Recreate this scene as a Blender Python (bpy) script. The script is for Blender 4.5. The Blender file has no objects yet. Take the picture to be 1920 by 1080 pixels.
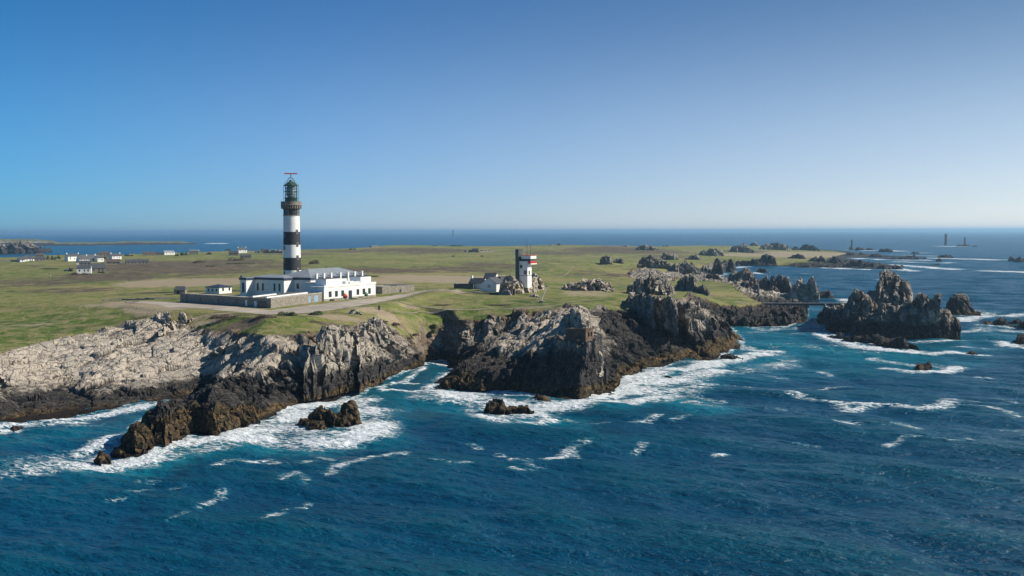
import bpy, bmesh, math, random
import numpy as np
from mathutils import Vector, geometry

# ------------------------------------------------------------------ camera, sky, sun, exposure
F = 1920.0; CAMH = 50.0                       # focal length in pixels of a 1920 wide frame, camera height
SUN_EL, SUN_AZ = math.radians(36), math.radians(88)
GLOW_AZ = math.radians(80)
SC = bpy.context.scene
pitch = math.atan((540 - 433.6) / F); roll = math.radians(-0.164)
FW = np.array([0, math.cos(pitch), -math.sin(pitch)]); _rt = np.array([1.0, 0, 0]); _up = np.cross(_rt, FW)
RT = _rt * math.cos(roll) + _up * math.sin(roll); UP = -_rt * math.sin(roll) + _up * math.cos(roll)
cam = bpy.data.cameras.new('camera'); camo = bpy.data.objects.new('camera', cam); SC.collection.objects.link(camo)
cam.sensor_width = 36; cam.lens = 36.0 * F / 1920; cam.clip_start = 1; cam.clip_end = 300000
from mathutils import Matrix
camo.matrix_world = Matrix(((RT[0], UP[0], -FW[0], 0), (RT[1], UP[1], -FW[1], 0), (RT[2], UP[2], -FW[2], CAMH), (0, 0, 0, 1)))
SC.camera = camo
w = bpy.data.worlds.new("World"); SC.world = w; w.use_nodes = True
wn = w.node_tree.nodes; wl = w.node_tree.links
sky = wn.new('ShaderNodeTexSky'); sky.sky_type = 'NISHITA'; sky.sun_disc = False
sky.sun_elevation = SUN_EL; sky.sun_rotation = SUN_AZ; sky.altitude = 0; sky.air_density = 0.7; sky.dust_density = 0.2; sky.ozone_density = 10.0
wn['Background'].inputs[1].default_value = 0.086
# clear-day tint plus the pale air glow low over the sea, strongest towards the sun's side
def _m(op, a, b=None):
    n = wn.new('ShaderNodeMath'); n.operation = op
    for i, v in enumerate((a, b)):
        if v is None: continue
        if isinstance(v, (int, float)): n.inputs[i].default_value = v
        else: wl.new(v, n.inputs[i])
    return n.outputs[0]
def _v(op, a, b):
    n = wn.new('ShaderNodeVectorMath'); n.operation = op
    for i, v in enumerate((a, b)):
        if isinstance(v, tuple): n.inputs[i].default_value = v
        else: wl.new(v, n.inputs[i])
    return n.outputs['Value' if op == 'DOT_PRODUCT' else 'Vector']
tc = wn.new('ShaderNodeTexCoord'); sp = wn.new('ShaderNodeSeparateXYZ'); wl.new(tc.outputs['Generated'], sp.inputs[0])
flat = wn.new('ShaderNodeCombineXYZ'); wl.new(sp.outputs[0], flat.inputs[0]); wl.new(sp.outputs[1], flat.inputs[1])
nrm = wn.new('ShaderNodeVectorMath'); nrm.operation = 'NORMALIZE'; wl.new(flat.outputs[0], nrm.inputs[0])
hc = _v('DOT_PRODUCT', nrm.outputs[0], (math.sin(GLOW_AZ), math.cos(GLOW_AZ), 0))
glow = _m('MULTIPLY', _m('EXPONENT', _m('MULTIPLY', _m('MAXIMUM', sp.outputs[2], 0.0), -1 / 0.108)), _m('POWER', _m('MAXIMUM', _m('ADD', hc, 0.5), 0.0), 1.35))
glow = _m('MULTIPLY', glow, 10.0)
gv = wn.new('ShaderNodeVectorMath'); gv.operation = 'SCALE'; gv.inputs[0].default_value = (0.73, 0.38, 0.335); wl.new(glow, gv.inputs['Scale'])
side = wn.new('ShaderNodeVectorMath'); side.operation = 'SCALE'; side.inputs[0].default_value = (-0.28, -0.21, -0.47); wl.new(_m('MAXIMUM', hc, 0.0), side.inputs['Scale'])
tint = _v('ADD', side.outputs[0], (0.26, 0.955, 1.035))
zc = _m('MAXIMUM', sp.outputs[2], 0.0); mid = _m('MULTIPLY', _m('SUBTRACT', zc, 0.095), 1 / 0.075); mid = _m('EXPONENT', _m('MULTIPLY', _m('MULTIPLY', mid, mid), -1.0))
mv = wn.new('ShaderNodeVectorMath'); mv.operation = 'SCALE'; mv.inputs[0].default_value = (0.52, 0.78, 0.66); wl.new(_m('MULTIPLY', mid, _m('MAXIMUM', _m('ADD', hc, 0.55), 0.12)), mv.inputs['Scale'])
low = _m('MULTIPLY', _m('EXPONENT', _m('MULTIPLY', zc, -1 / 0.045)), _m('MAXIMUM', _m('SUBTRACT', 0.5, hc), 0.0))
lv = wn.new('ShaderNodeVectorMath'); lv.operation = 'SCALE'; lv.inputs[0].default_value = (0.25, -0.95, -0.35); wl.new(low, lv.inputs['Scale'])
base_ = _v('ADD', _v('MULTIPLY', sky.outputs[0], tint), gv.outputs[0])
wl.new(_v('ADD', base_, _v('ADD', mv.outputs[0], lv.outputs[0])), wn['Background'].inputs[0])
sun = bpy.data.lights.new('sun', 'SUN'); suno = bpy.data.objects.new('sun', sun); SC.collection.objects.link(suno)
sun.energy = 5.0; sun.angle = math.radians(0.5); sun.color = (1.0, 0.93, 0.83)
sv = Vector((math.sin(SUN_AZ) * math.cos(SUN_EL), math.cos(SUN_AZ) * math.cos(SUN_EL), math.sin(SUN_EL)))
suno.rotation_euler = sv.to_track_quat('Z', 'Y').to_euler()
SC.view_settings.view_transform = 'Standard'; SC.view_settings.look = 'None'; SC.view_settings.gamma = 1; SC.view_settings.exposure = 0.24
try:
    SC.cycles.max_bounces = 5; SC.cycles.volume_bounces = 1; SC.cycles.diffuse_bounces = 3; SC.cycles.use_denoising = True; SC.cycles.sample_clamp_direct = 12; SC.cycles.denoising_prefilter = 'ACCURATE'
except Exception: pass

# ------------------------------------------------------------------ from photograph pixels to places on the ground
def ray(px, py): return FW + RT * (px - 960) / F - UP * (py - 540) / F
def P(px, py, z):
    d = ray(px, py); t = (z - CAMH) / d[2]; return (d[0] * t, d[1] * t, z)
def PD(px, py, y):
    d = ray(px, py); t = y / d[1]; return (d[0] * t, y, CAMH + d[2] * t)
def pz(pts, z=0): return [P(a, b, z)[:2] for a, b in pts]

# ------------------------------------------------------------------ noise
def h1(ix, iy, iz, s):
    n = (ix.astype(np.int64) * 374761393 + iy.astype(np.int64) * 668265263 + np.asarray(iz).astype(np.int64) * 2147483647 + s * 1274126177) & 0xffffffff
    n = ((n ^ (n >> 13)) * 1103515245) & 0xffffffff
    n = ((n ^ (n >> 16)) * 2246822519) & 0xffffffff
    return ((n ^ (n >> 15)) & 0xffffff) / float(0xffffff)
def vn2(x, y, s=0):
    ix = np.floor(x); iy = np.floor(y); fx = x - ix; fy = y - iy; z = np.zeros(1)
    fx = fx * fx * (3 - 2 * fx); fy = fy * fy * (3 - 2 * fy)
    a = h1(ix, iy, z, s); b = h1(ix + 1, iy, z, s); c = h1(ix, iy + 1, z, s); d = h1(ix + 1, iy + 1, z, s)
    return (a + (b - a) * fx + (c - a) * fy + (a - b - c + d) * fx * fy) * 2 - 1
def fbm2(x, y, s=0, o=4):
    r = 0; a = 1.0; t = 0
    for k in range(o):
        r = r + a * vn2(x * 2 ** k + 17.3 * k, y * 2 ** k - 9.1 * k, s + k); t += a; a *= 0.5
    return r / t
def vn3(x, y, z, s=0):
    ix = np.floor(x); iy = np.floor(y); iz = np.floor(z); fx = x - ix; fy = y - iy; fz = z - iz
    fx = fx * fx * (3 - 2 * fx); fy = fy * fy * (3 - 2 * fy); fz = fz * fz * (3 - 2 * fz); r = 0
    for dx in (0, 1):
        for dy in (0, 1):
            for dz in (0, 1):
                r = r + h1(ix + dx, iy + dy, iz + dz, s) * (fx if dx else 1 - fx) * (fy if dy else 1 - fy) * (fz if dz else 1 - fz)
    return r * 2 - 1
def fac2(x, y, s=0, tilt=1.0):               # faceted blocks: tilted plane per cell, plus crack measure
    ix = np.floor(x); iy = np.floor(y); z = np.zeros(1)
    b1 = np.full(x.shape, 9.0); b2 = np.full(x.shape, 9.0); v = np.zeros(x.shape)
    for dx in (-1, 0, 1):
        for dy in (-1, 0, 1):
            cx = ix + dx; cy = iy + dy
            px = cx + 0.1 + 0.8 * h1(cx, cy, z, s); py = cy + 0.1 + 0.8 * h1(cx, cy, z, s + 1)
            d = np.hypot(x - px, y - py); m = d < b1
            hv = h1(cx, cy, z, s + 2) * 2 - 1
            gx = (h1(cx, cy, z, s + 3) * 2 - 1) * tilt; gy = (h1(cx, cy, z, s + 4) * 2 - 1) * tilt
            val = hv + gx * (x - px) + gy * (y - py)
            b2 = np.where(m, b1, np.minimum(b2, d)); v = np.where(m, val, v); b1 = np.where(m, d, b1)
    return v, np.exp(-(b2 - b1) / 0.08)
def fac3(x, y, z, s=0, tilt=1.0):
    ix = np.floor(x); iy = np.floor(y); iz = np.floor(z)
    b1 = np.full(x.shape, 9.0); b2 = np.full(x.shape, 9.0); v = np.zeros(x.shape)
    for dx in (-1, 0, 1):
        for dy in (-1, 0, 1):
            for dz in (-1, 0, 1):
                cx = ix + dx; cy = iy + dy; cz = iz + dz
                px = cx + h1(cx, cy, cz, s); py = cy + h1(cx, cy, cz, s + 1); qz = cz + h1(cx, cy, cz, s + 2)
                d = np.sqrt((x - px) ** 2 + (y - py) ** 2 + (z - qz) ** 2); m = d < b1
                val = (h1(cx, cy, cz, s + 3) * 2 - 1) + tilt * ((h1(cx, cy, cz, s + 4) * 2 - 1) * (x - px) + (h1(cx, cy, cz, s + 5) * 2 - 1) * (y - py) + (h1(cx, cy, cz, s + 6) * 2 - 1) * (z - qz))
                b2 = np.where(m, b1, np.minimum(b2, d)); v = np.where(m, val, v); b1 = np.where(m, d, b1)
    return v, np.exp(-(b2 - b1) / 0.07)
def sstep(a, b, x):
    t = np.clip((x - a) / (b - a), 0, 1); return t * t * (3 - 2 * t)
def seg_dist(X, Y, poly, closed=False):
    d = np.full(X.shape, 1e9); n = len(poly)
    for i in range(n if closed else n - 1):
        ax, ay = poly[i][:2]; bx, by = poly[(i + 1) % n][:2]; vx, vy = bx - ax, by - ay
        t = np.clip(((X - ax) * vx + (Y - ay) * vy) / (vx * vx + vy * vy + 1e-9), 0, 1)
        d = np.minimum(d, np.hypot(X - ax - t * vx, Y - ay - t * vy))
    return d
def inside(X, Y, poly):
    r = np.zeros(X.shape, bool); n = len(poly)
    for i in range(n):
        ax, ay = poly[i][:2]; bx, by = poly[(i + 1) % n][:2]
        if ay == by: continue
        c = ((ay > Y) != (by > Y)) & (X < (bx - ax) * (Y - ay) / (by - ay) + ax); r ^= c
    return r

# ------------------------------------------------------------------ materials
MATS = {}
def nodes(name):
    m = bpy.data.materials.new(name); m.use_nodes = True; MATS[name] = m
    return m, m.node_tree.nodes, m.node_tree.links, m.node_tree.nodes['Principled BSDF']
def N(ns, t, **k):
    n = ns.new(t)
    for a, b in k.items(): setattr(n, a, b)
    return n
def ramp(ns, ls, src, stops, interp='LINEAR'):
    r = ns.new('ShaderNodeValToRGB'); r.color_ramp.interpolation = interp
    while len(r.color_ramp.elements) < len(stops): r.color_ramp.elements.new(0.5)
    for e, (p, c) in zip(r.color_ramp.elements, stops):
        e.position = p; e.color = (c[0], c[1], c[2], 1) if not isinstance(c, (int, float)) else (c, c, c, 1)
    ls.new(src, r.inputs[0]); return r.outputs[0]
def noise(ns, ls, vec, scale, detail=4, rough=0.55, dist=0.0):
    n = ns.new('ShaderNodeTexNoise'); n.inputs['Scale'].default_value = scale; n.inputs['Detail'].default_value = detail
    n.inputs['Roughness'].default_value = rough; n.inputs['Distortion'].default_value = dist
    if vec is not None: ls.new(vec, n.inputs['Vector'])
    return n.outputs[0]
def mix(ns, ls, f, a, b, mode='MIX'):
    m = ns.new('ShaderNodeMix'); m.data_type = 'RGBA'; m.blend_type = mode
    for i, v in ((0, f), (6, a), (7, b)):
        if hasattr(v, 'is_linked') or isinstance(v, bpy.types.NodeSocket): ls.new(v, m.inputs[i])
        elif isinstance(v, tuple): m.inputs[i].default_value = (v[0], v[1], v[2], 1)
        else: m.inputs[i].default_value = v
    return m.outputs[2]
def mth(ns, ls, op, a, b=None, c=None, clamp=False):
    m = ns.new('ShaderNodeMath'); m.operation = op; m.use_clamp = clamp
    for i, v in enumerate((a, b, c)):
        if v is None: continue
        if isinstance(v, bpy.types.NodeSocket): ls.new(v, m.inputs[i])
        else: m.inputs[i].default_value = v
    return m.outputs[0]
def maprange(ns, ls, v, a, b, c=0.0, d=1.0):
    m = ns.new('ShaderNodeMapRange'); m.interpolation_type = 'SMOOTHSTEP'
    ls.new(v, m.inputs[0])
    for i, x in ((1, a), (2, b), (3, c), (4, d)):
        if isinstance(x, bpy.types.NodeSocket): ls.new(x, m.inputs[i])
        else: m.inputs[i].default_value = x
    return m.outputs[0]
def attr(ns, name):
    a = ns.new('ShaderNodeAttribute'); a.attribute_name = name; return a.outputs['Fac']
def geo(ns, ls):
    g = ns.new('ShaderNodeNewGeometry'); s = ns.new('ShaderNodeSeparateXYZ'); ls.new(g.outputs['Position'], s.inputs[0])
    sn = ns.new('ShaderNodeSeparateXYZ'); ls.new(g.outputs['Normal'], sn.inputs[0])
    return g.outputs['Position'], s.outputs[2], sn.outputs[2]
def bump(ns, ls, h, strength, dist, normal=None):
    b = ns.new('ShaderNodeBump'); b.inputs['Strength'].default_value = strength; b.inputs['Distance'].default_value = dist
    ls.new(h, b.inputs['Height'])
    if normal is not None: ls.new(normal, b.inputs['Normal'])
    return b.outputs[0]
def simple(name, col, rough=0.8, var=0.15, scale=0.8, metal=0.0, bmp=0.0):
    m, ns, ls, b = nodes(name); pos, z, nz = geo(ns, ls)
    n = noise(ns, ls, pos, scale, 5, 0.65)
    c0 = tuple(max(0, x * (1 - 2 * var)) for x in col); c1 = tuple(min(1, x * (1 + 1.2 * var)) for x in col)
    ls.new(ramp(ns, ls, n, [(0.3, c0), (0.7, c1)]), b.inputs['Base Color'])
    b.inputs['Roughness'].default_value = rough; b.inputs['Metallic'].default_value = metal
    if bmp: ls.new(bump(ns, ls, noise(ns, ls, pos, scale * 5, 3), 0.5, bmp), b.inputs['Normal'])
    return m

def turned(ns, ls, vec, rot, scale):
    a = ns.new('ShaderNodeMapping'); a.inputs['Rotation'].default_value = rot; ls.new(vec, a.inputs[0])
    b = ns.new('ShaderNodeMapping'); b.inputs['Scale'].default_value = scale; ls.new(a.outputs[0], b.inputs[0]); return b.outputs[0]
def rock_color(ns, ls, pos, z, zb, pale, och):
    n1 = noise(ns, ls, pos, 0.22, 6, 0.7, 0.6); n2 = noise(ns, ls, turned(ns, ls, pos, (0.3, 0.2, -0.6), (0.6, 1.3, 0.9)), 0.8, 7, 0.78, 0.5); n3 = noise(ns, ls, pos, 0.05, 3, 0.5)
    wob = ns.new('ShaderNodeTexNoise'); wob.inputs['Scale'].default_value = 0.7; wob.inputs['Detail'].default_value = 3; ls.new(pos, wob.inputs['Vector'])
    va = ns.new('ShaderNodeVectorMath'); va.operation = 'MULTIPLY_ADD'; ls.new(wob.outputs['Color'], va.inputs[0]); va.inputs[1].default_value = (1.5, 1.5, 1.5); ls.new(pos, va.inputs[2]); tv = turned(ns, ls, va.outputs[0], (0.35, 0.25, -0.6), (0.45, 1.1, 0.7))
    vo = ns.new('ShaderNodeTexVoronoi'); vo.feature = 'DISTANCE_TO_EDGE'; vo.inputs['Scale'].default_value = 0.36; ls.new(tv, vo.inputs['Vector'])
    vc = ns.new('ShaderNodeTexVoronoi'); vc.inputs['Scale'].default_value = 0.36; ls.new(tv, vc.inputs['Vector'])
    sc3 = ns.new('ShaderNodeSeparateColor'); ls.new(vc.outputs['Color'], sc3.inputs[0])
    crack = maprange(ns, ls, vo.outputs['Distance'], 0.0, 0.06)
    light = mix(ns, ls, n3, (0.60, 0.50, 0.385), (0.44, 0.40, 0.345))
    dark = (0.17, 0.15, 0.125)
    f = mth(ns, ls, 'ADD', mth(ns, ls, 'MULTIPLY', n1, 0.45), mth(ns, ls, 'MULTIPLY', n2, 0.6))
    f = mth(ns, ls, 'ADD', f, mth(ns, ls, 'MULTIPLY', mth(ns, ls, 'SUBTRACT', sc3.outputs[0], 0.5), 0.16))
    f = mth(ns, ls, 'ADD', f, mth(ns, ls, 'MULTIPLY', mth(ns, ls, 'SUBTRACT', pale, 0.5), 0.42))
    c = mix(ns, ls, maprange(ns, ls, f, 0.38, 0.66), dark, light)
    lich = maprange(ns, ls, noise(ns, ls, pos, 0.35, 4, 0.7), 0.6, 0.75)
    c = mix(ns, ls, mth(ns, ls, 'MULTIPLY', lich, 0.45), c, (0.36, 0.26, 0.13))
    # black lichen belt and weed belt near the sea
    zz = mth(ns, ls, 'SUBTRACT', z, mth(ns, ls, 'MULTIPLY', mth(ns, ls, 'SUBTRACT', n1, 0.5), 9.0))
    zz = mth(ns, ls, 'SUBTRACT', zz, mth(ns, ls, 'MULTIPLY', mth(ns, ls, 'SUBTRACT', n2, 0.5), 4.0))
    k = maprange(ns, ls, mth(ns, ls, 'SUBTRACT', zz, zb), -1.8, 1.3)
    blk = mix(ns, ls, maprange(ns, ls, n2, 0.42, 0.7), (0.026, 0.024, 0.023), (0.115, 0.10, 0.088))
    c = mix(ns, ls, k, blk, c)
    oc = mix(ns, ls, maprange(ns, ls, n2, 0.45, 0.64), (0.04, 0.028, 0.015), (0.23, 0.145, 0.05))
    z2 = mth(ns, ls, 'SUBTRACT', z, mth(ns, ls, 'MULTIPLY', mth(ns, ls, 'SUBTRACT', n1, 0.45), 6.0))
    c = mix(ns, ls, mth(ns, ls, 'MULTIPLY', maprange(ns, ls, mth(ns, ls, 'SUBTRACT', z2, och), 0.8, -0.9), 0.85), c, oc)
    c = mix(ns, ls, maprange(ns, ls, z, 1.1, 0.2), c, (0.02, 0.015, 0.011))
    c = mix(ns, ls, mth(ns, ls, 'MULTIPLY', mth(ns, ls, 'SUBTRACT', 1.0, crack), 0.4), c, (0.03, 0.027, 0.024))
    bh = mth(ns, ls, 'ADD', mth(ns, ls, 'MULTIPLY', n2, 1.1), mth(ns, ls, 'MULTIPLY', noise(ns, ls, pos, 4.5, 4, 0.7), 0.3))
    bh = mth(ns, ls, 'ADD', bh, mth(ns, ls, 'MULTIPLY', crack, 0.6)); bh = mth(ns, ls, 'ADD', bh, mth(ns, ls, 'MULTIPLY', sc3.outputs[1], 0.5))
    return c, bh

def make_rock(name, zb, pale, och=1.8):
    m, ns, ls, b = nodes(name); pos, z, nz = geo(ns, ls)
    zz = attr(ns, 'zb'); pp = attr(ns, 'pale'); oo = attr(ns, 'och')
    c, bh = rock_color(ns, ls, pos, z, zz, pp, oo)
    ls.new(c, b.inputs['Base Color']); b.inputs['Roughness'].default_value = 0.85; b.inputs['Specular IOR Level'].default_value = 0.25
    ls.new(bump(ns, ls, bh, 1.0, 0.6), b.inputs['Normal'])
    return m
make_rock('rock', 3, 0.5)

def make_land():
    m, ns, ls, b = nodes('land'); pos, z, nz = geo(ns, ls)
    c, bh = rock_color(ns, ls, pos, z, attr(ns, 'zb'), attr(ns, 'pale'), attr(ns, 'och'))
    pv = turned(ns, ls, pos, (0, 0, -0.35), (0.6, 1.0, 1))
    a1 = noise(ns, ls, pv, 0.02, 6, 0.62, 0.4); a2 = noise(ns, ls, pos, 0.16, 6, 0.72, 0.5); a3 = noise(ns, ls, pos, 1.3, 4, 0.75)
    g = ramp(ns, ls, a1, [(0.34, (0.085, 0.14, 0.022)), (0.46, (0.15, 0.195, 0.036)), (0.55, (0.23, 0.235, 0.065)), (0.66, (0.32, 0.265, 0.12))])
    g = mix(ns, ls, mth(ns, ls, 'MULTIPLY', maprange(ns, ls, a2, 0.44, 0.6), 0.9), g, (0.30, 0.25, 0.12))
    g = mix(ns, ls, mth(ns, ls, 'MULTIPLY', maprange(ns, ls, a2, 0.47, 0.33), 0.8), g, (0.05, 0.072, 0.018))
    g = mix(ns, ls, mth(ns, ls, 'MULTIPLY', maprange(ns, ls, a3, 0.5, 0.68), 0.5), g, (0.04, 0.055, 0.016))
    a4 = noise(ns, ls, pv, 0.045, 9, 0.8, 0.8)
    g = mix(ns, ls, mth(ns, ls, 'MULTIPLY', maprange(ns, ls, a4, 0.52, 0.62), 0.6), g, (0.07, 0.085, 0.03))
    # heath
    hn = mth(ns, ls, 'ADD', attr(ns, 'heath'), mth(ns, ls, 'MULTIPLY', mth(ns, ls, 'SUBTRACT', noise(ns, ls, pv, 0.06, 8, 0.75, 1.2), 0.5), 3.0))
    hc = mix(ns, ls, maprange(ns, ls, noise(ns, ls, pv, 0.25, 7, 0.75), 0.42, 0.6), (0.065, 0.048, 0.034), (0.20, 0.15, 0.105))
    g = mix(ns, ls, mth(ns, ls, 'MULTIPLY', maprange(ns, ls, hn, 0.28, 0.55), 0.92), g, hc)
    # bare ground
    bn = mth(ns, ls, 'ADD', attr(ns, 'bare'), mth(ns, ls, 'MULTIPLY', mth(ns, ls, 'SUBTRACT', noise(ns, ls, pv, 0.13, 7, 0.75, 0.8), 0.5), 2.0))
    bc = mix(ns, ls, noise(ns, ls, pos, 0.5, 5, 0.7), (0.30, 0.235, 0.15), (0.43, 0.345, 0.235))
    g = mix(ns, ls, mth(ns, ls, 'MULTIPLY', maprange(ns, ls, bn, 0.38, 0.62), 0.9), g, bc)
    # grass to rock
    gn = mth(ns, ls, 'ADD', attr(ns, 'grass'), mth(ns, ls, 'MULTIPLY', mth(ns, ls, 'SUBTRACT', noise(ns, ls, pos, 0.4, 8, 0.78, 0.8), 0.5), 1.2))
    gm = maprange(ns, ls, gn, 0.42, 0.54)
    gm = mth(ns, ls, 'MULTIPLY', gm, maprange(ns, ls, nz, 0.5, 0.72))
    soil = mix(ns, ls, maprange(ns, ls, a3, 0.35, 0.65), (0.05, 0.032, 0.02), (0.26, 0.165, 0.09))
    earth = mth(ns, ls, 'MULTIPLY', maprange(ns, ls, gn, 0.1, 0.38), attr(ns, 'soil'))
    c = mix(ns, ls, earth, c, soil)
    col = mix(ns, ls, gm, c, g)
    ls.new(col, b.inputs['Base Color']); b.inputs['Roughness'].default_value = 0.92; b.inputs['Specular IOR Level'].default_value = 0.15
    gb = mth(ns, ls, 'MULTIPLY', mth(ns, ls, 'ADD', a3, mth(ns, ls, 'MULTIPLY', a2, 2.0)), 0.8)
    hmix = ns.new('ShaderNodeMix'); ls.new(gm, hmix.inputs[0]); ls.new(bh, hmix.inputs[2]); ls.new(gb, hmix.inputs[3])
    ls.new(bump(ns, ls, hmix.outputs[0], 1.0, 0.6), b.inputs['Normal'])
make_land()

def make_sea():
    m, ns, ls, b = nodes('sea'); pos, z, nz = geo(ns, ls)
    f = attr(ns, 'foam'); aq = attr(ns, 'aqua')
    pv = turned(ns, ls, pos, (0, 0, 0.42), (0.5, 1.35, 1))
    n1 = noise(ns, ls, pv, 0.5, 9, 0.78, 1.2); n2 = noise(ns, ls, pv, 0.11, 6, 0.65, 2.0); n3 = noise(ns, ls, pos, 0.012, 4, 0.5); n4 = noise(ns, ls, pos, 1.6, 5, 0.75, 0.5)
    wv = ns.new('ShaderNodeVectorMath'); wv.operation = 'ADD'; ns2 = ns.new('ShaderNodeTexNoise'); ns2.inputs['Scale'].default_value = 0.4; ns2.inputs['Detail'].default_value = 5
    ls.new(pv, ns2.inputs['Vector']); sc_ = ns.new('ShaderNodeVectorMath'); sc_.operation = 'SCALE'; sc_.inputs['Scale'].default_value = 4.5; ls.new(ns2.outputs['Color'], sc_.inputs[0])
    ls.new(pv, wv.inputs[0]); ls.new(sc_.outputs[0], wv.inputs[1]); vo = ns.new('ShaderNodeTexVoronoi'); vo.feature = 'DISTANCE_TO_EDGE'; vo.inputs['Scale'].default_value = 0.55; ls.new(wv.outputs[0], vo.inputs['Vector'])
    lace = maprange(ns, ls, vo.outputs['Distance'], 0.0, 0.26, 0.32, -0.16)
    q = mth(ns, ls, 'ADD', mth(ns, ls, 'MULTIPLY', mth(ns, ls, 'SUBTRACT', n1, 0.5), 2.1), mth(ns, ls, 'MULTIPLY', mth(ns, ls, 'SUBTRACT', n2, 0.5), 1.3))
    q = mth(ns, ls, 'ADD', q, lace); q = mth(ns, ls, 'ADD', q, mth(ns, ls, 'MULTIPLY', mth(ns, ls, 'SUBTRACT', n4, 0.5), 0.7))
    ff = mth(ns, ls, 'ADD', f, mth(ns, ls, 'MULTIPLY', q, maprange(ns, ls, f, 0.0, 0.15, 0.0, 1.0)))
    fm = maprange(ns, ls, ff, 0.50, 0.90)
    wc = mth(ns, ls, 'MULTIPLY', maprange(ns, ls, noise(ns, ls, pv, 0.9, 5, 0.65, 0.8), 0.72, 0.80), maprange(ns, ls, noise(ns, ls, pos, 0.03, 3, 0.6), 0.45, 0.62))
    wc = mth(ns, ls, 'MULTIPLY', wc, 0.45)
    fm = mth(ns, ls, 'MAXIMUM', fm, wc)
    deep = mix(ns, ls, maprange(ns, ls, n3, 0.35, 0.65), (0.0001, 0.056, 0.118), (0.0002, 0.07, 0.138))
    deep = mix(ns, ls, mth(ns, ls, 'MULTIPLY', maprange(ns, ls, n2, 0.4, 0.65), 0.35), deep, (0.0004, 0.06, 0.10))
    deep = mix(ns, ls, mth(ns, ls, 'MULTIPLY', maprange(ns, ls, z, -0.4, 0.9), 0.6), deep, (0.0006, 0.085, 0.125))
    aqn = mth(ns, ls, 'ADD', aq, mth(ns, ls, 'MULTIPLY', q, mth(ns, ls, 'MULTIPLY', aq, 0.6)), None, True)
    col = mix(ns, ls, aqn, deep, (0.006, 0.22, 0.29))
    col = mix(ns, ls, mth(ns, ls, 'MULTIPLY', maprange(ns, ls, ff, 0.2, 0.75), 0.6), col, (0.07, 0.37, 0.46))
    col = mix(ns, ls, fm, col, mix(ns, ls, n1, (0.66, 0.72, 0.75), (0.88, 0.9, 0.9)))
    ls.new(col, b.inputs['Base Color'])
    ls.new(mth(ns, ls, 'ADD', mth(ns, ls, 'MULTIPLY', fm, 0.5), 0.28), b.inputs['Roughness'])
    b.inputs['IOR'].default_value = 1.33; b.inputs['Specular IOR Level'].default_value = 0.55
    w1 = noise(ns, ls, pv, 1.3, 5, 0.62, 0.4); w2 = noise(ns, ls, pv, 0.42, 4, 0.6, 0.3)
    hh = mth(ns, ls, 'ADD', mth(ns, ls, 'MULTIPLY', w1, 0.55), mth(ns, ls, 'MULTIPLY', w2, 1.5))
    hh = mth(ns, ls, 'ADD', hh, mth(ns, ls, 'MULTIPLY', fm, 0.3))
    ls.new(bump(ns, ls, hh, 1.0, 1.15), b.inputs['Normal'])
make_sea()

WHITE = simple('white_paint', (0.80, 0.785, 0.75), 0.7, 0.06, 0.5)
BLACKP = simple('black_paint', (0.02, 0.02, 0.024), 0.55, 0.25, 0.5)
STONE = simple('granite', (0.27, 0.235, 0.19), 0.9, 0.3, 1.4, bmp=0.08)
STONED = simple('dark_granite', (0.12, 0.10, 0.085), 0.9, 0.35, 1.2, bmp=0.1)
SLATE = simple('slate', (0.07, 0.075, 0.085), 0.7, 0.2, 0.9)
ZINC = simple('zinc_roof', (0.27, 0.29, 0.31), 0.5, 0.1, 0.3)
NAVY = simple('navy_trim', (0.035, 0.05, 0.085), 0.5, 0.1, 0.5)
GLASS = simple('window_glass', (0.03, 0.04, 0.05), 0.12, 0.1, 0.5)
METAL = simple('grey_metal', (0.18, 0.20, 0.20), 0.45, 0.2, 1.0, 0.5)
GREEND = simple('lantern_green', (0.05, 0.10, 0.075), 0.5, 0.2, 1.0, 0.2)
RED = simple('red_paint', (0.52, 0.03, 0.03), 0.5, 0.1, 0.8)
REDF = simple('faded_red_paint', (0.5, 0.07, 0.07), 0.6, 0.1, 0.8)
GREENP = simple('green_paint', (0.015, 0.16, 0.07), 0.5, 0.15, 0.8)
def stained(name, col, stain, amt, rough=0.7):
    m, ns, ls, b = nodes(name); pos, z, nz = geo(ns, ls); st = noise(ns, ls, turned(ns, ls, pos, (0, 0, 0), (1.3, 1.3, 0.09)), 1.0, 6, 0.7); pt = noise(ns, ls, pos, 0.5, 5, 0.7)
    c = mix(ns, ls, mth(ns, ls, 'MULTIPLY', maprange(ns, ls, st, 0.5, 0.75), amt), col, stain); c = mix(ns, ls, mth(ns, ls, 'MULTIPLY', maprange(ns, ls, pt, 0.55, 0.75), amt * 0.6), c, stain)
    ls.new(c, b.inputs['Base Color']); b.inputs['Roughness'].default_value = rough; return m
TOWERW = stained('tower_white_paint', (0.80, 0.785, 0.75), (0.46, 0.40, 0.33), 0.6); TOWERB = stained('tower_black_paint', (0.02, 0.02, 0.025), (0.09, 0.08, 0.072), 0.6)
BRNROOF = simple('brown_tile_roof', (0.115, 0.08, 0.065), 0.85, 0.2, 0.9)
WOOD = simple('weathered_wood', (0.25, 0.19, 0.13), 0.85, 0.25, 2.0)
CONC = simple('concrete', (0.34, 0.32, 0.28), 0.85, 0.18, 1.0, bmp=0.04)
RUST = simple('rusty_concrete', (0.12, 0.075, 0.045), 0.9, 0.35, 0.7, bmp=0.08)
FLAT = simple('flat_roof_felt', (0.10, 0.09, 0.085), 0.9, 0.2, 0.4)
BLUE = simple('pale_blue_paint', (0.25, 0.38, 0.5), 0.5, 0.1, 0.6)
ASPH = simple('asphalt', (0.40, 0.34, 0.265), 0.95, 0.22, 0.12, bmp=0.03)
TRACK = simple('trodden_earth', (0.30, 0.25, 0.18), 0.95, 0.2, 0.6)
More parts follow.
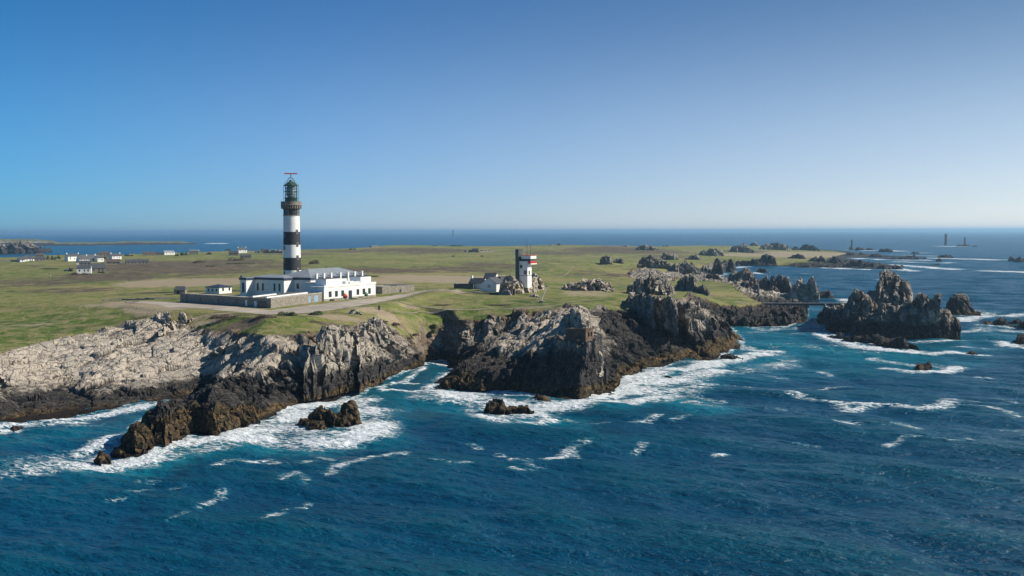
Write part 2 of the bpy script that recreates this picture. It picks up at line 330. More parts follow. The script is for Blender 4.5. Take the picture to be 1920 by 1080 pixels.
OPTIC = simple('lens_glass', (0.35, 0.42, 0.42), 0.08, 0.1, 0.5)
BUSH = simple('gorse_leaf', (0.10, 0.125, 0.045), 0.9, 0.4, 0.8)
BUSHB = simple('bramble_leaf', (0.16, 0.12, 0.08), 0.9, 0.35, 0.6)
BARK = simple('bark', (0.08, 0.06, 0.045), 0.9, 0.3, 2)
CARW = simple('car_paint', (0.55, 0.57, 0.6), 0.3, 0.05, 0.5)
CARB = simple('dark_blue_car_paint', (0.04, 0.07, 0.2), 0.3, 0.05, 0.5)
TYRE = simple('tyre_rubber', (0.02, 0.02, 0.02), 0.8, 0.1, 1)
ROOFG = simple('pale_slab_roof', (0.42, 0.39, 0.34), 0.85, 0.15, 0.5)

# ------------------------------------------------------------------ object helpers
COL = SC.collection
def link(name, me, mat=None, parent=None, loc=None):
    o = bpy.data.objects.new(name, me); COL.objects.link(o)
    if mat is not None and me is not None: me.materials.append(mat)
    if loc is not None: o.location = loc
    if parent is not None: o.parent = parent
    return o
def tag(o, label=None, cat=None, group=None, kind=None):
    if label: o['label'] = label
    if cat: o['category'] = cat
    if group: o['group'] = group
    if kind: o['kind'] = kind
    return o
def empty(name, loc, rz, label, cat, group=None):
    o = bpy.data.objects.new(name, None); COL.objects.link(o); o.location = loc; o.rotation_euler = (0, 0, rz)
    o.empty_display_size = 0.5
    return tag(o, label, cat, group)
def npmesh(name, V, Fq):
    me = bpy.data.meshes.new(name); V = np.ascontiguousarray(V, np.float32); Fq = np.ascontiguousarray(Fq, np.int32); n = Fq.shape[1]
    me.vertices.add(len(V)); me.vertices.foreach_set('co', V.ravel())
    me.loops.add(Fq.size); me.loops.foreach_set('vertex_index', Fq.ravel())
    me.polygons.add(len(Fq)); me.polygons.foreach_set('loop_start', np.arange(0, Fq.size, n, dtype=np.int32))
    me.update(calc_edges=True); return me
def fattr(me, name, arr):
    a = me.attributes.new(name, 'FLOAT', 'POINT'); a.data.foreach_set('value', np.ascontiguousarray(arr, np.float32).ravel())
class MB:                                     # gathers simple solids into one mesh
    def __init__(s): s.bm = bmesh.new()
    def box(s, x0, x1, y0, y1, z0, z1):
        v = [s.bm.verts.new(c) for c in ((x0, y0, z0), (x1, y0, z0), (x1, y1, z0), (x0, y1, z0), (x0, y0, z1), (x1, y0, z1), (x1, y1, z1), (x0, y1, z1))]
        for f in ((3, 2, 1, 0), (4, 5, 6, 7), (0, 1, 5, 4), (1, 2, 6, 5), (2, 3, 7, 6), (3, 0, 4, 7)): s.bm.faces.new([v[i] for i in f])
        return s
    def prism(s, poly, z0, z1):
        a = [s.bm.verts.new((p[0], p[1], z0)) for p in poly]; b = [s.bm.verts.new((p[0], p[1], z1)) for p in poly]; n = len(poly)
        s.bm.faces.new(a[::-1]); s.bm.faces.new(b)
        for i in range(n): s.bm.faces.new((a[i], a[(i + 1) % n], b[(i + 1) % n], b[i]))
        return s
    def gable(s, x0, x1, y0, y1, z0, z1, ov=0.0, axis='x'):
        if axis == 'x':
            ym = (y0 + y1) / 2; t = [(x0, y0, z0), (x0, y1, z0), (x0, ym, z1), (x1, y0, z0), (x1, y1, z0), (x1, ym, z1)]
        else:
            xm = (x0 + x1) / 2; t = [(x0, y0, z0), (x1, y0, z0), (xm, y0, z1), (x0, y1, z0), (x1, y1, z0), (xm, y1, z1)]
        v = [s.bm.verts.new(c) for c in t]
        for f in ((0, 1, 2), (3, 5, 4), (0, 2, 5, 3), (1, 4, 5, 2), (0, 3, 4, 1)): s.bm.faces.new([v[i] for i in f])
        return s
    def hip(s, x0, x1, y0, y1, z0, z1, ins=None):
        w = min(x1 - x0, y1 - y0) / 2; ins = w if ins is None else ins
        if x1 - x0 >= y1 - y0: r = [((x0 + ins), (y0 + y1) / 2, z1), ((x1 - ins), (y0 + y1) / 2, z1)]
        else: r = [((x0 + x1) / 2, y0 + ins, z1), ((x0 + x1) / 2, y1 - ins, z1)]
        b = [s.bm.verts.new(c) for c in ((x0, y0, z0), (x1, y0, z0), (x1, y1, z0), (x0, y1, z0))]; t = [s.bm.verts.new(c) for c in r]
        if x1 - x0 >= y1 - y0: fs = ((b[0], b[1], t[1], t[0]), (b[1], b[2], t[1]), (b[2], b[3], t[0], t[1]), (b[3], b[0], t[0]))
        else: fs = ((b[0], b[1], t[0]), (b[1], b[2], t[1], t[0]), (b[2], b[3], t[1]), (b[3], b[0], t[0], t[1]))
        for f in fs: s.bm.faces.new(f)
        s.bm.faces.new(b[::-1]); return s
    def lathe(s, prof, n=32, cx=0, cy=0, cap=True):
        rings = []
        for r, z in prof: rings.append([s.bm.verts.new((cx + r * math.cos(2 * math.pi * i / n), cy + r * math.sin(2 * math.pi * i / n), z)) for i in range(n)])
        for a, b in zip(rings, rings[1:]):
            for i in range(n): s.bm.faces.new((a[i], a[(i + 1) % n], b[(i + 1) % n], b[i]))
        if cap: s.bm.faces.new(rings[0][::-1]); s.bm.faces.new(rings[-1])
        return s
    def tube(s, a, b, r, n=8, r2=None):
        a = Vector(a); b = Vector(b); d = (b - a); q = d.to_track_quat('Z', 'Y'); r2 = r if r2 is None else r2; R = []
        for p, rr in ((a, r), (b, r2)): R.append([s.bm.verts.new(p + q @ Vector((rr * math.cos(2 * math.pi * i / n), rr * math.sin(2 * math.pi * i / n), 0))) for i in range(n)])
        for i in range(n): s.bm.faces.new((R[0][i], R[0][(i + 1) % n], R[1][(i + 1) % n], R[1][i]))
        s.bm.faces.new(R[0][::-1]); s.bm.faces.new(R[1]); return s
    def build(s, name, mat, parent=None, smooth=False, bevel=0):
        if bevel:
            bmesh.ops.bevel(s.bm, geom=s.bm.edges[:], offset=bevel, segments=1, affect='EDGES')
        bmesh.ops.recalc_face_normals(s.bm, faces=s.bm.faces[:])
        me = bpy.data.meshes.new(name); s.bm.to_mesh(me); s.bm.free()
        if smooth:
            me.polygons.foreach_set('use_smooth', [True] * len(me.polygons)); me.set_sharp_from_angle(angle=0.7)
        return link(name, me, mat, parent)
# ------------------------------------------------------------------ the land: break lines read off the photograph as places
def Q(t):
    return PD(t[0], t[1], t[3]) if t[2] == 'd' else P(*t)
WATER = [(-260, 850), (-120, 822), (0, 795), (60, 785), (130, 775), (200, 768), (260, 762), (300, 752), (350, 746), (385, 741), (394, 748), (350, 758), (300, 773),
 (262, 793), (236, 815), (220, 838), (226, 853), (257, 856), (300, 842), (330, 824), (378, 813), (403, 816), (437, 805), (480, 790), (516, 777),
 (560, 760), (600, 752), (640, 742), (662, 736), (690, 722), (740, 703), (790, 687), (800, 677), (838, 677), (852, 690), (838, 705), (815, 722),
 (820, 730), (855, 724), (877, 734), (900, 736), (942, 735), (974, 739), (992, 742), (1000, 750), (1030, 749), (1074, 751), (1110, 741), (1149, 739), (1158, 725), (1152, 714),
 (1181, 708), (1220, 690), (1265, 680), (1317, 682), (1349, 668), (1391, 648), (1388, 630), (1371, 617), (1366, 610), (1405, 608), (1432, 613),
 (1470, 612), (1500, 608), (1511, 595), (1513, 575), (1534, 564), (1538, 553), (1500, 545), (1460, 537), (1430, 529), (1418, 524), (1395, 524),
 (1370, 524.5), (1340, 522), (1310, 519), (1303, 517), (1312, 512), (1340, 513), (1360, 509), (1380, 505), (1379, 498.5), (1400, 497), (1450, 498), (1500, 501),
 (1537, 502), (1610, 503), (1641, 504), (1690, 504.5), (1694, 500), (1640, 494), (1600, 487), (1572, 485), (1602, 483), (1670, 485), (1739, 485.5),
 (1738, 482), (1680, 480), (1640, 478), (1600, 473), (1560, 469), (1500, 465.5), (1440, 464), (1300, 467), (1100, 472), (900, 474), (700, 475),
 (560, 478), (420, 482), (330, 486), (200, 494), (90, 498), (0, 505), (-260, 520)]
GRASS = [(-260, 745, 9), (-100, 695, 11), (0, 664, 'd', 321), (60, 645, 'd', 338), (130, 630, 'd', 352), (200, 616, 'd', 364), (270, 604, 'd', 371), (330, 604, 'd', 362), (378, 616, 'd', 350), (440, 622, 'd', 338), (500, 628, 'd', 318),
 (560, 626, 'd', 319), (600, 622, 'd', 329), (640, 617, 18), (690, 602, 19), (720, 601, 18.5), (748, 622, 'd', 374), (775, 636, 'd', 384), (800, 630, 'd', 397), (824, 612, 'd', 402), (835, 600, 'd', 408),
 (870, 600, 'd', 396), (940, 592, 'd', 398), (985, 585, 'd', 400), (1030, 580, 'd', 402), (1060, 577, 'd', 403), (1110, 578, 'd', 404), (1150, 581, 'd', 408),
 (1190, 583, 'd', 425), (1225, 574, 'd', 450), (1262, 560, 'd', 490), (1290, 556, 'd', 520), (1325, 558, 'd', 540), (1351, 569, 'd', 545), (1375, 573, 'd', 552), (1409, 574, 'd', 560), (1430, 567, 'd', 575), (1410, 560, 'd', 600),
 (1380, 543, 'd', 660), (1371, 531, 'd', 740), (1340, 528, 'd', 780), (1308, 526, 'd', 790), (1272, 522, 'd', 860), (1262, 528, 'd', 800), (1200, 529, 'd', 760), (1172, 517, 'd', 830),
 (1190, 503, 'd', 960), (1262, 508, 'd', 1000), (1300, 500, 'd', 1150), (1350, 490, 'd', 1350), (1400, 489, 'd', 1500), (1460, 490, 'd', 1440), (1520, 492, 'd', 1420), (1545, 490, 'd', 1500),
 (1560, 482, 'd', 1800), (1590, 475, 'd', 2150), (1560, 470, 4), (1480, 466, 6), (1440, 462, 9), (1400, 461, 10), (1300, 461, 13), (1176, 462, 17), (1120, 461, 19), (1054, 458.5, 20),
 (957, 461.5, 19), (816, 461, 20), (770, 460, 20), (730, 459.5, 20), (688, 464, 20), (620, 467, 20), (560, 468, 20), (430, 471, 19), (375, 473, 19), (262, 477, 19), (225, 479, 19),
 (90, 480, 19), (0, 484, 19), (-260, 495, 19)]
INNER = [  # interior lines and points of the ground
 [(0, 728, 4), (130, 724, 4), (200, 726, 4.5), (260, 724, 4.5), (330, 718, 4), (385, 712, 4), (402, 700, 'd', 322), (440, 680, 'd', 314)], [(0, 700, 8), (130, 678, 9), (200, 672, 10), (300, 665, 10.5), (400, 660, 11), (440, 660, 11.5)],
 [(246, 818, 'd', 244), (271, 782, 'd', 240), (302, 765, 'd', 246), (340, 747, 'd', 258), (365, 748, 'd', 262), (390, 720, 'd', 270), (440, 702, 'd', 282), (500, 692, 'd', 296), (550, 688, 'd', 300)],
 [(268, 830, 'd', 236), (300, 800, 'd', 240), (340, 785, 'd', 250), (378, 780, 'd', 256), (403, 775, 'd', 256), (440, 765, 'd', 264), (490, 745, 'd', 282), (540, 735, 'd', 293), (600, 720, 'd', 310)],
 [(402, 722, 'd', 300), (430, 692, 'd', 304), (480, 672, 'd', 306), (540, 660, 'd', 306), (590, 650, 'd', 314)], [(600, 690, 'd', 316), (650, 680, 'd', 322), (690, 670, 'd', 340), (720, 660, 'd', 352), (760, 650, 'd', 374)],
 [(380, 640, 'd', 341), (450, 645, 'd', 322), (520, 645, 'd', 308)],
 [(870, 638, 'd', 389), (940, 628, 'd', 391), (985, 610, 'd', 394), (1030, 600, 'd', 395), (1060, 597, 'd', 396)], [(845, 655, 'd', 392), (850, 668, 'd', 392)],
 [(860, 702, 'd', 335), (900, 682, 'd', 346), (950, 660, 'd', 356), (1000, 648, 'd', 352)], [(950, 640, 'd', 375), (900, 650, 'd', 380), (1000, 612, 'd', 380), (870, 672, 'd', 365), (865, 690, 'd', 350)],
 [(905, 715, 'd', 318), (940, 700, 'd', 318), (985, 695, 'd', 318), (1010, 690, 'd', 316)], [(960, 682, 'd', 330), (1000, 678, 'd', 327), (1030, 668, 'd', 324)],
 [(1040, 640, 'd', 322), (1055, 612, 'd', 340), (1075, 585, 'd', 366), (1088, 583, 'd', 388)], [(1105, 635, 'd', 325), (1100, 610, 'd', 350), (1108, 592, 'd', 372)],
 [(1128, 665, 'd', 330), (1130, 700, 'd', 322)], [(1120, 622, 'd', 368), (1150, 602, 'd', 390)], [(1150, 650, 'd', 352), (1185, 642, 'd', 372), (1200, 615, 'd', 394), (1160, 595, 'd', 400)],
 [(1150, 690, 'd', 340), (1190, 685, 'd', 366)], [(1240, 665, 'd', 386), (1300, 662, 'd', 397), (1345, 650, 'd', 420)], [(1250, 635, 'd', 398), (1300, 638, 'd', 408), (1340, 632, 'd', 428), (1370, 636, 'd', 440)],
 [(1230, 600, 'd', 425), (1280, 590, 'd', 440), (1330, 600, 'd', 460), (1350, 607, 'd', 470)],
 [(1380, 590, 'd', 545), (1400, 588, 'd', 553), (1440, 585, 'd', 556), (1500, 583, 'd', 560), (1505, 574, 'd', 575), (1460, 574, 'd', 575), (1430, 572, 'd', 570)],
 [(1440, 560, 'd', 620), (1500, 562, 'd', 630), (1525, 562, 'd', 635), (1450, 550, 'd', 680), (1410, 545, 'd', 690)],
 [(1240, 512, 'd', 1000), (1280, 514, 'd', 1020), (1220, 517, 'd', 900), (1260, 520, 'd', 900)],
 [(1400, 489, 'd', 1450), (1500, 492, 'd', 1380), (1600, 494, 'd', 1335), (1655, 499, 'd', 1328)], [(1610, 483.5, 'd', 1850), (1720, 484, 'd', 1860)],
 [(-100, 640, 13.5), (0, 620, 'd', 362), (100, 600, 'd', 385), (200, 590, 'd', 390), (-100, 560, 18), (0, 575, 'd', 440), (0, 540, 18.5), (150, 540, 19.5), (0, 510, 19.5), (200, 510, 20.5), (420, 500, 21), (700, 500, 20.5), (900, 490, 20)],
 [(225, 572, 21), (330, 552, 21.4), (450, 535, 21.4), (560, 530, 21.4), (700, 533, 21.4), (800, 540, 21), (870, 546, 20), (800, 558, 20.6), (745, 570, 20.6), (650, 588, 21.2), (560, 596, 21.2), (500, 598, 21.2), (400, 588, 21), (310, 586, 20.6)],
 [(780, 576, 'd', 415), (850, 582, 'd', 408), (930, 580, 'd', 409), (1000, 576, 'd', 411), (1060, 572, 'd', 414), (1110, 572, 'd', 420)],
 [(700, 590, 'd', 376), (740, 590, 'd', 388), (790, 597, 'd', 402)], [(900, 552, 19.8), (960, 556, 19.6), (1010, 550, 19.8), (1100, 548, 19), (1150, 545, 18)], [(1120, 500, 18.5), (1180, 500, 16), (1200, 548, 'd', 620), (1250, 545, 'd', 640), (1160, 530, 'd', 700)],
 [(1350, 545, 'd', 640), (1320, 540, 'd', 690), (1300, 548, 'd', 620)], [(1300, 480, 'd', 1600), (1380, 478, 'd', 1900), (1450, 478, 'd', 1900), (1520, 478, 'd', 1900), (1500, 470, 'd', 2400)],
]
coast = pz(WATER, 0.0)
grassp = [Q(t) for t in GRASS]
pts = [(x, y, 0.15) for x, y in coast] + [tuple(p) for p in grassp]
lines = [[(x, y, 0.15) for x, y in coast], grassp] + [[Q(t) for t in l] for l in INNER[:-9]]
for l in INNER: pts += [Q(t) for t in l]
allp = []
for l in lines:                                # resample the lines densely
    for a, b in zip(l, l[1:]):
        n = max(1, int(math.hypot(a[0] - b[0], a[1] - b[1]) / (0.012 * min(a[1], b[1]))))
        allp += [tuple(a[i] + (b[i] - a[i]) * k / n for i in range(3)) for k in range(n)]
allp += pts
UW = [Vector((p[0] / p[1], math.log(p[1]))) for p in allp]
U0, U1, DU = -0.56, 0.545, 0.00088
W0, W1_, W2_ = math.log(215), math.log(480), math.log(3400)
wrow = np.concatenate([np.arange(W0, W1_, 0.00115), np.arange(W1_, W2_, 0.0032)])
ucol = np.arange(U0, U1, DU)
NR, NC = len(wrow), len(ucol)
corner = [(-0.7, W0 - 0.1), (0.7, W0 - 0.1), (0.7, W2_ + 0.2), (-0.7, W2_ + 0.2)]
UW += [Vector(c) for c in corner]; ZV = [p[2] for p in allp] + [-1] * 4
vv, _, tri, ov, _, _ = geometry.delaunay_2d_cdt(UW, [], [], 0, 1e-5)
zz = [ZV[o[0]] if o else 0 for o in ov]
Hm = np.zeros((NR, NC))
for t in tri:
    (x0, y0), (x1, y1), (x2, y2) = [vv[i] for i in t]
    c0 = np.searchsorted(ucol, min(x0, x1, x2)); c1 = np.searchsorted(ucol, max(x0, x1, x2)) + 1
    r0 = np.searchsorted(wrow, min(y0, y1, y2)); r1 = np.searchsorted(wrow, max(y0, y1, y2)) + 1
    if c0 >= NC or r0 >= NR or c1 <= 0 or r1 <= 0: continue
    U, Wg = np.meshgrid(ucol[c0:c1], wrow[r0:r1])
    den = (y1 - y2) * (x0 - x2) + (x2 - x1) * (y0 - y2)
    if abs(den) < 1e-14: continue
    a = ((y1 - y2) * (U - x2) + (x2 - x1) * (Wg - y2)) / den; b = ((y2 - y0) * (U - x2) + (x0 - x2) * (Wg - y2)) / den; c = 1 - a - b
    m = (a >= -1e-6) & (b >= -1e-6) & (c >= -1e-6)
    S = Hm[r0:r1, c0:c1]; S[m] = (a * zz[t[0]] + b * zz[t[1]] + c * zz[t[2]])[m]
def blur(A, n):
    for _ in range(n):
        B = A.copy(); B[1:-1] = (A[:-2] + 2 * A[1:-1] + A[2:]) / 4; A = B
        B = A.copy(); B[:, 1:-1] = (A[:, :-2] + 2 * A[:, 1:-1] + A[:, 2:]) / 4; A = B
    return A
Ug, Wg = np.meshgrid(ucol, wrow); Y = np.exp(Wg); X = Ug * Y
cuw = [(p[0] / p[1], math.log(p[1])) for p in coast]; guw = [(p[0] / p[1], math.log(p[1])) for p in grassp]
land = inside(Ug, Wg, cuw); ingr = inside(Ug, Wg, guw)
def coarse_dist(poly, st=4):                   # distance in metres on a thinned grid, spread back
    u = ucol[::st]; wr = wrow[::st]; A, B = np.meshgrid(u, wr); d = seg_dist(A, B, poly, True) * np.exp(B)
    ri = np.interp(wrow, wr, np.arange(len(wr))); ci = np.interp(ucol, u, np.arange(len(u)))
    r0 = np.clip(ri.astype(int), 0, len(wr) - 2); c0 = np.clip(ci.astype(int), 0, len(u) - 2); fr = (ri - r0)[:, None]; fc = (ci - c0)[None]
    return (d[r0][:, c0] * (1 - fr) * (1 - fc) + d[r0 + 1][:, c0] * fr * (1 - fc) + d[r0][:, c0 + 1] * (1 - fr) * fc + d[r0 + 1][:, c0 + 1] * fr * fc)
dC = coarse_dist(cuw); dG = coarse_dist(guw)
Hs = blur(Hm, 4)
Hm = Hs
sdG = np.where(ingr, dG, -dG)
# anchors: colour belts of the rock (place, top of the black belt, paleness, top of the weed belt, soil)
ANC = [(0, 700, 8, 4.6, 0.78, 0.3, 0), (200, 690, 9, 4.6, 0.8, 0.3, 0), (330, 660, 11, 4.5, 0.78, 0.3, 0), (430, 700, 6, 6, 0.65, 1.0, 0.1), (440, 670, 10, 4, 0.75, 1, 0.3), (520, 668, 11, 6, 0.65, 1, 0.4), (450, 640, 14, 5, 0.5, 1, 1), (540, 640, 15, 5, 0.4, 1, 1),
 (260, 810, 5, 16, 0.1, 7, 0), (330, 780, 6, 16, 0.1, 6, 0), (400, 780, 6, 16, 0.15, 5, 0), (480, 740, 7, 10, 0.3, 2.5, 0), (600, 700, 8, 8, 0.5, 1.2, 0), (680, 680, 8, 6.5, 0.6, 1.4, 0), (750, 660, 8, 5, 0.5, 1, 0.3),
 (800, 650, 5, 3.5, 0.4, 2, 0.6), (900, 610, 12, 9, 0.15, 1, 1), (1000, 590, 16, 9, 0.4, 1, 1), (1060, 590, 17, 6, 0.5, 1, 0.7), (900, 660, 6, 8, 0.35, 2.5, 0), (860, 710, 3, 8, 0.2, 3.4, 0), (950, 690, 7, 12, 0.25, 3.2, 0),
 (1020, 630, 14, 8, 0.7, 2, 0), (1080, 595, 19, 6, 0.75, 2, 0), (1125, 610, 15, 22, 0.3, 2, 0), (1170, 610, 13, 22, 0.3, 2, 0), (1180, 640, 10, 22, 0.25, 2.5, 0), (1250, 640, 8, 18, 0.3, 3.0, 0), (1200, 680, 3, 9, 0.15, 4.4, 0),
 (1300, 665, 4, 9, 0.15, 4.4, 0), (1370, 645, 4, 9, 0.15, 4.4, 0), (1350, 610, 6, 9, 0.3, 3, 0), (1400, 592, 6, 14, 0.25, 1.5, 0.6), (1440, 592, 5, 14, 0.25, 1.0, 0.5), (1490, 588, 5, 12, 0.3, 1.0, 0.3), (1480, 555, 6, 5, 0.4, 1, 0.3), (1230, 515, 10, 3, 0.35, 1, 1), (1290, 500, 6, 5, 0.3, 1, 0.7),
 (1450, 495, 3, 14, 0.1, 1, 0.2), (1600, 498, 3, 14, 0.1, 1, 0)]
gu = ucol[::8]; gw = wrow[::8]; A, B = np.meshgrid(gu, gw); sw = np.zeros(A.shape) + 1e-12; acc = [np.zeros(A.shape) for _ in range(4)]
for a in ANC:
    p = P(*a[:3]); k = 1.0 / (((A - p[0] / p[1]) ** 2 + (B - math.log(p[1])) ** 2) + 3e-4) ** 2
    sw += k
    for i in range(4): acc[i] += k * a[3 + i]
def up(a):
    r = np.interp(wrow, gw, np.arange(len(gw))); c = np.interp(ucol, gu, np.arange(len(gu))); r0 = np.clip(r.astype(int), 0, len(gw) - 2); c0 = np.clip(c.astype(int), 0, len(gu) - 2)
    fr = (r - r0)[:, None]; fc = (c - c0)[None]
    return a[r0][:, c0] * (1 - fr) * (1 - fc) + a[r0 + 1][:, c0] * fr * (1 - fc) + a[r0][:, c0 + 1] * (1 - fr) * fc + a[r0 + 1][:, c0 + 1] * fr * fc
zbA, paleA, ochA, soilA = [up(a / sw) for a in acc]
# rock relief
far = sstep(500, 900, Y)
rk = sstep(2.0, -3.0, sdG + fbm2(X / 9, Y / 9, 5, 3) * 3.0)
amp = rk * sstep(0, 3, dC) * 0.85 + rk * 0.15
ca, sa = math.cos(0.95), math.sin(0.95); XR = X * ca + Y * sa; YR = -X * sa + Y * ca      # grain of the slabs
wx = fbm2(X / 14, Y / 14, 60, 3) * 2.5; wy = fbm2(X / 14 + 50, Y / 14, 61, 3) * 2.5
M = (amp > 0.01) & land & (Y < 1700)
dz = np.zeros(X.shape); xs, ys, xr, yr = (X + wx)[M], (Y + wy)[M], (XR + wx)[M], (YR + wy)[M]
f1, k1 = fac2(xr / 12.0, yr / 6.0, 11, 1.6); f2, k2 = fac2(xr / 5.0, yr / 2.3, 21, 1.8); f3, k3 = fac2(xr / 2.0, yr / 0.9, 31, 1.6)
fd = np.where(Y[M] > 600, np.clip(Y[M] / 600, 1, 2.2), 1)
big = fbm2(xs / 22, ys / 22, 41, 3)
relief = big * 1.7 + f1 * 1.5 - k1 * 0.9 + f2 * 0.65 - k2 * 0.45 + f3 * 0.2 - k3 * 0.15
dz[M] = relief * amp[M]
slopeamp = 1.0 - 0.42 * sstep(0.55, 0.72, paleA)
Hr = Hm + dz * slopeamp
# grass relief
gr = 1 - rk
hb = fbm2(X / 35, Y / 35, 71, 4) * 0.55 + fbm2(X / 6, Y / 6, 81, 3) * 0.16
hb = hb * (1 - far) + far * (fbm2(X / 150, Y / 110, 72, 4) * 2.2 + fbm2(X / 30, Y / 30, 73, 3) * 0.8)
PADP = pz([(215, 572), (330, 548), (450, 530), (560, 526), (700, 529), (800, 538), (880, 545), (800, 557), (745, 572), (650, 586), (560, 595), (500, 596), (400, 587), (310, 583)], 21.4)
dP = coarse_dist([(p[0] / p[1], math.log(p[1])) for p in PADP]); pin = inside(Ug, Wg, [(p[0] / p[1], math.log(p[1])) for p in PADP])
pw = np.where(pin, 1.0, sstep(7, 0, dP))
Hr = Hr + hb * gr * sstep(0, 10, dG) * (1 - pw)
lw = np.where(pin, sstep(0, 6, dP), 0)
Hr = Hr * (1 - lw) + 21.4 * lw
# under water
jag = fbm2(X / 5, Y / 5, 91, 3) * 1.1
Hr = np.where(land, np.maximum(Hr, -0.3 + np.minimum(dC, 2) * 0.3 + jag * 0.4), -np.minimum(dC * 0.45, 7) - 0.1 + jag * sstep(14, 0, dC) * 0.9)
HG = Hr
def hat(x, y):
    r = np.interp(math.log(y), wrow, np.arange(NR)); c = (x / y - U0) / DU
    r0 = int(min(max(r, 0), NR - 2)); c0 = int(min(max(c, 0), NC - 2)); fr, fc = r - r0, min(max(c - c0, 0), 1)
    return float(HG[r0, c0] * (1 - fr) * (1 - fc) + HG[r0 + 1, c0] * fr * (1 - fc) + HG[r0, c0 + 1] * (1 - fr) * fc + HG[r0 + 1, c0 + 1] * fr * fc)
def ground(px, py, dmin=260, dmax=3300):        # where the sight line through a pixel meets the land
    d = ray(px, py); y = dmin
    while y < dmax:
        t = y / d[1]; z = CAMH + d[2] * t
        if z <= max(hat(d[0] * t, y), 0): break
        y *= 1.004
    t = y / d[1]; return (d[0] * t, y, hat(d[0] * t, y))
# sideways displacement of steep rock so that cliffs are not drawn out curtains
gy, gx = np.gradient(blur(Hm, 2)); dyy = np.gradient(Y, axis=0); dxx = Y * DU
nx = -gx / dxx; ny = -gy / dyy; st = np.hypot(nx, ny); ok = (amp > 0.2) & land & (st > 0.5) & (Y < 1200)
DX = np.zeros(X.shape); DY = np.zeros(X.shape)
q1, _ = fac3(X[ok] / 6.5, Y[ok] / 6.5, HG[ok] / 6, 101, 1.6); q2, _ = fac3(X[ok] / 2.6, Y[ok] / 2.6, HG[ok] / 2.6, 111, 1.6)
q3, _ = fac3(X[ok] / 3.2 + 7, Y[ok] / 3.2, HG[ok] / 2.6, 121, 1.4)
qq = (q1 * 2.0 + q2 * 0.65) * amp[ok] * sstep(0.5, 1.4, st[ok])
DX[ok] = qq * nx[ok] / st[ok] + q3 * 0.8 * sstep(0.5, 1.4, st[ok]); DY[ok] = qq * ny[ok] / st[ok]
keep = (HG > -3.5)
fc = (keep[:-1, :-1] | keep[1:, :-1] | keep[:-1, 1:] | keep[1:, 1:])
idx = np.arange(NR * NC).reshape(NR, NC); a = idx[:-1, :-1][fc]; b = idx[:-1, 1:][fc]; c = idx[1:, 1:][fc]; d = idx[1:, :-1][fc]
Fq = np.stack([a, b, c, d], 1); used = np.zeros(NR * NC, bool); used[Fq.ravel()] = True; re = np.cumsum(used) - 1
V = np.stack([X + DX, Y + DY, HG], -1).reshape(-1, 3)[used]; me = npmesh('island', V, re[Fq])
fl = lambda A: A.reshape(-1)[used]
def blob(lst):
    r = np.zeros(X.shape)
    for px, py, rx, ry, s in lst:               # centre and half sizes in pixels, strength
        c = ground(px, py); e = ground(px + rx, py); t = ground(px, py - ry, c[1] * 0.9); bq = ground(px, py + ry)
        ax = abs(e[0] - c[0]) + 2; ay = max(abs(t[1] - bq[1]) / 2, 3); cy = (t[1] + bq[1]) / 2
        k = c[0] / c[1]; r = np.maximum(r, s * np.clip(1.5 - np.hypot((X - k * Y) / ax, (Y - cy) / ay), 0, 1))
    return r
HEATH = [(60, 500, 60, 3, .5), (520, 500, 60, 4, .6), (1120, 515, 60, 6, .5), (640, 612, 50, 4, .7), (330, 503, 160, 13, 1), (210, 520, 90, 8, .8), (420, 492, 90, 5, .8), (700, 507, 110, 5, .9), (860, 505, 90, 5, .7), (1050, 474, 90, 5, .6), (1180, 470, 90, 6, .9), (930, 500, 80, 7, .6), (790, 470, 100, 5, .9),
 (60, 530, 90, 9, .5), (130, 545, 80, 6, .5), (650, 472, 80, 4, .6), (1250, 480, 50, 4, .5), (460, 607, 50, 9, .7), (1400, 472, 60, 3, .7), (1000, 490, 60, 4, .4), (720, 590, 30, 8, .6), (1020, 562, 60, 5, .3), (560, 475, 60, 3, .6), (470, 590, 90, 3, .5)]
BARE = [(300, 577, 50, 7, 1.3), (240, 569, 30, 4, 1.2), (350, 530, 105, 7, 1.2), (450, 527, 70, 6, 1), (830, 524, 110, 7, 1.1), (940, 520, 60, 4, .8), (700, 527, 50, 5, 1.0), (60, 610, 60, 5, .5), (200, 572, 60, 3, .6), (130, 560, 50, 3, .3), (650, 598, 110, 6, .7), (400, 592, 60, 4, .6),
 (760, 575, 30, 4, .7), (1100, 552, 50, 8, .6), (380, 607, 50, 5, .7), (1450, 479, 100, 2.5, 1.3), (1540, 476, 60, 2.5, 1.3), (990, 578, 60, 3, .6), (700, 583, 50, 6, .9), (1180, 485, 60, 4, .3), (850, 548, 40, 4, .6)]
he, ba = blob(HEATH), blob(BARE)
grassA = np.clip(0.5 + sdG / 9.0, 0, 1)
for n_, A_ in (('grass', grassA), ('heath', he), ('bare', ba), ('zb', zbA), ('pale', paleA), ('och', ochA), ('soil', soilA)): fattr(me, n_, fl(A_))
me.polygons.foreach_set('use_smooth', np.zeros(len(me.polygons), bool))
tag(link('island_ground', me, MATS['land']), kind='structure')

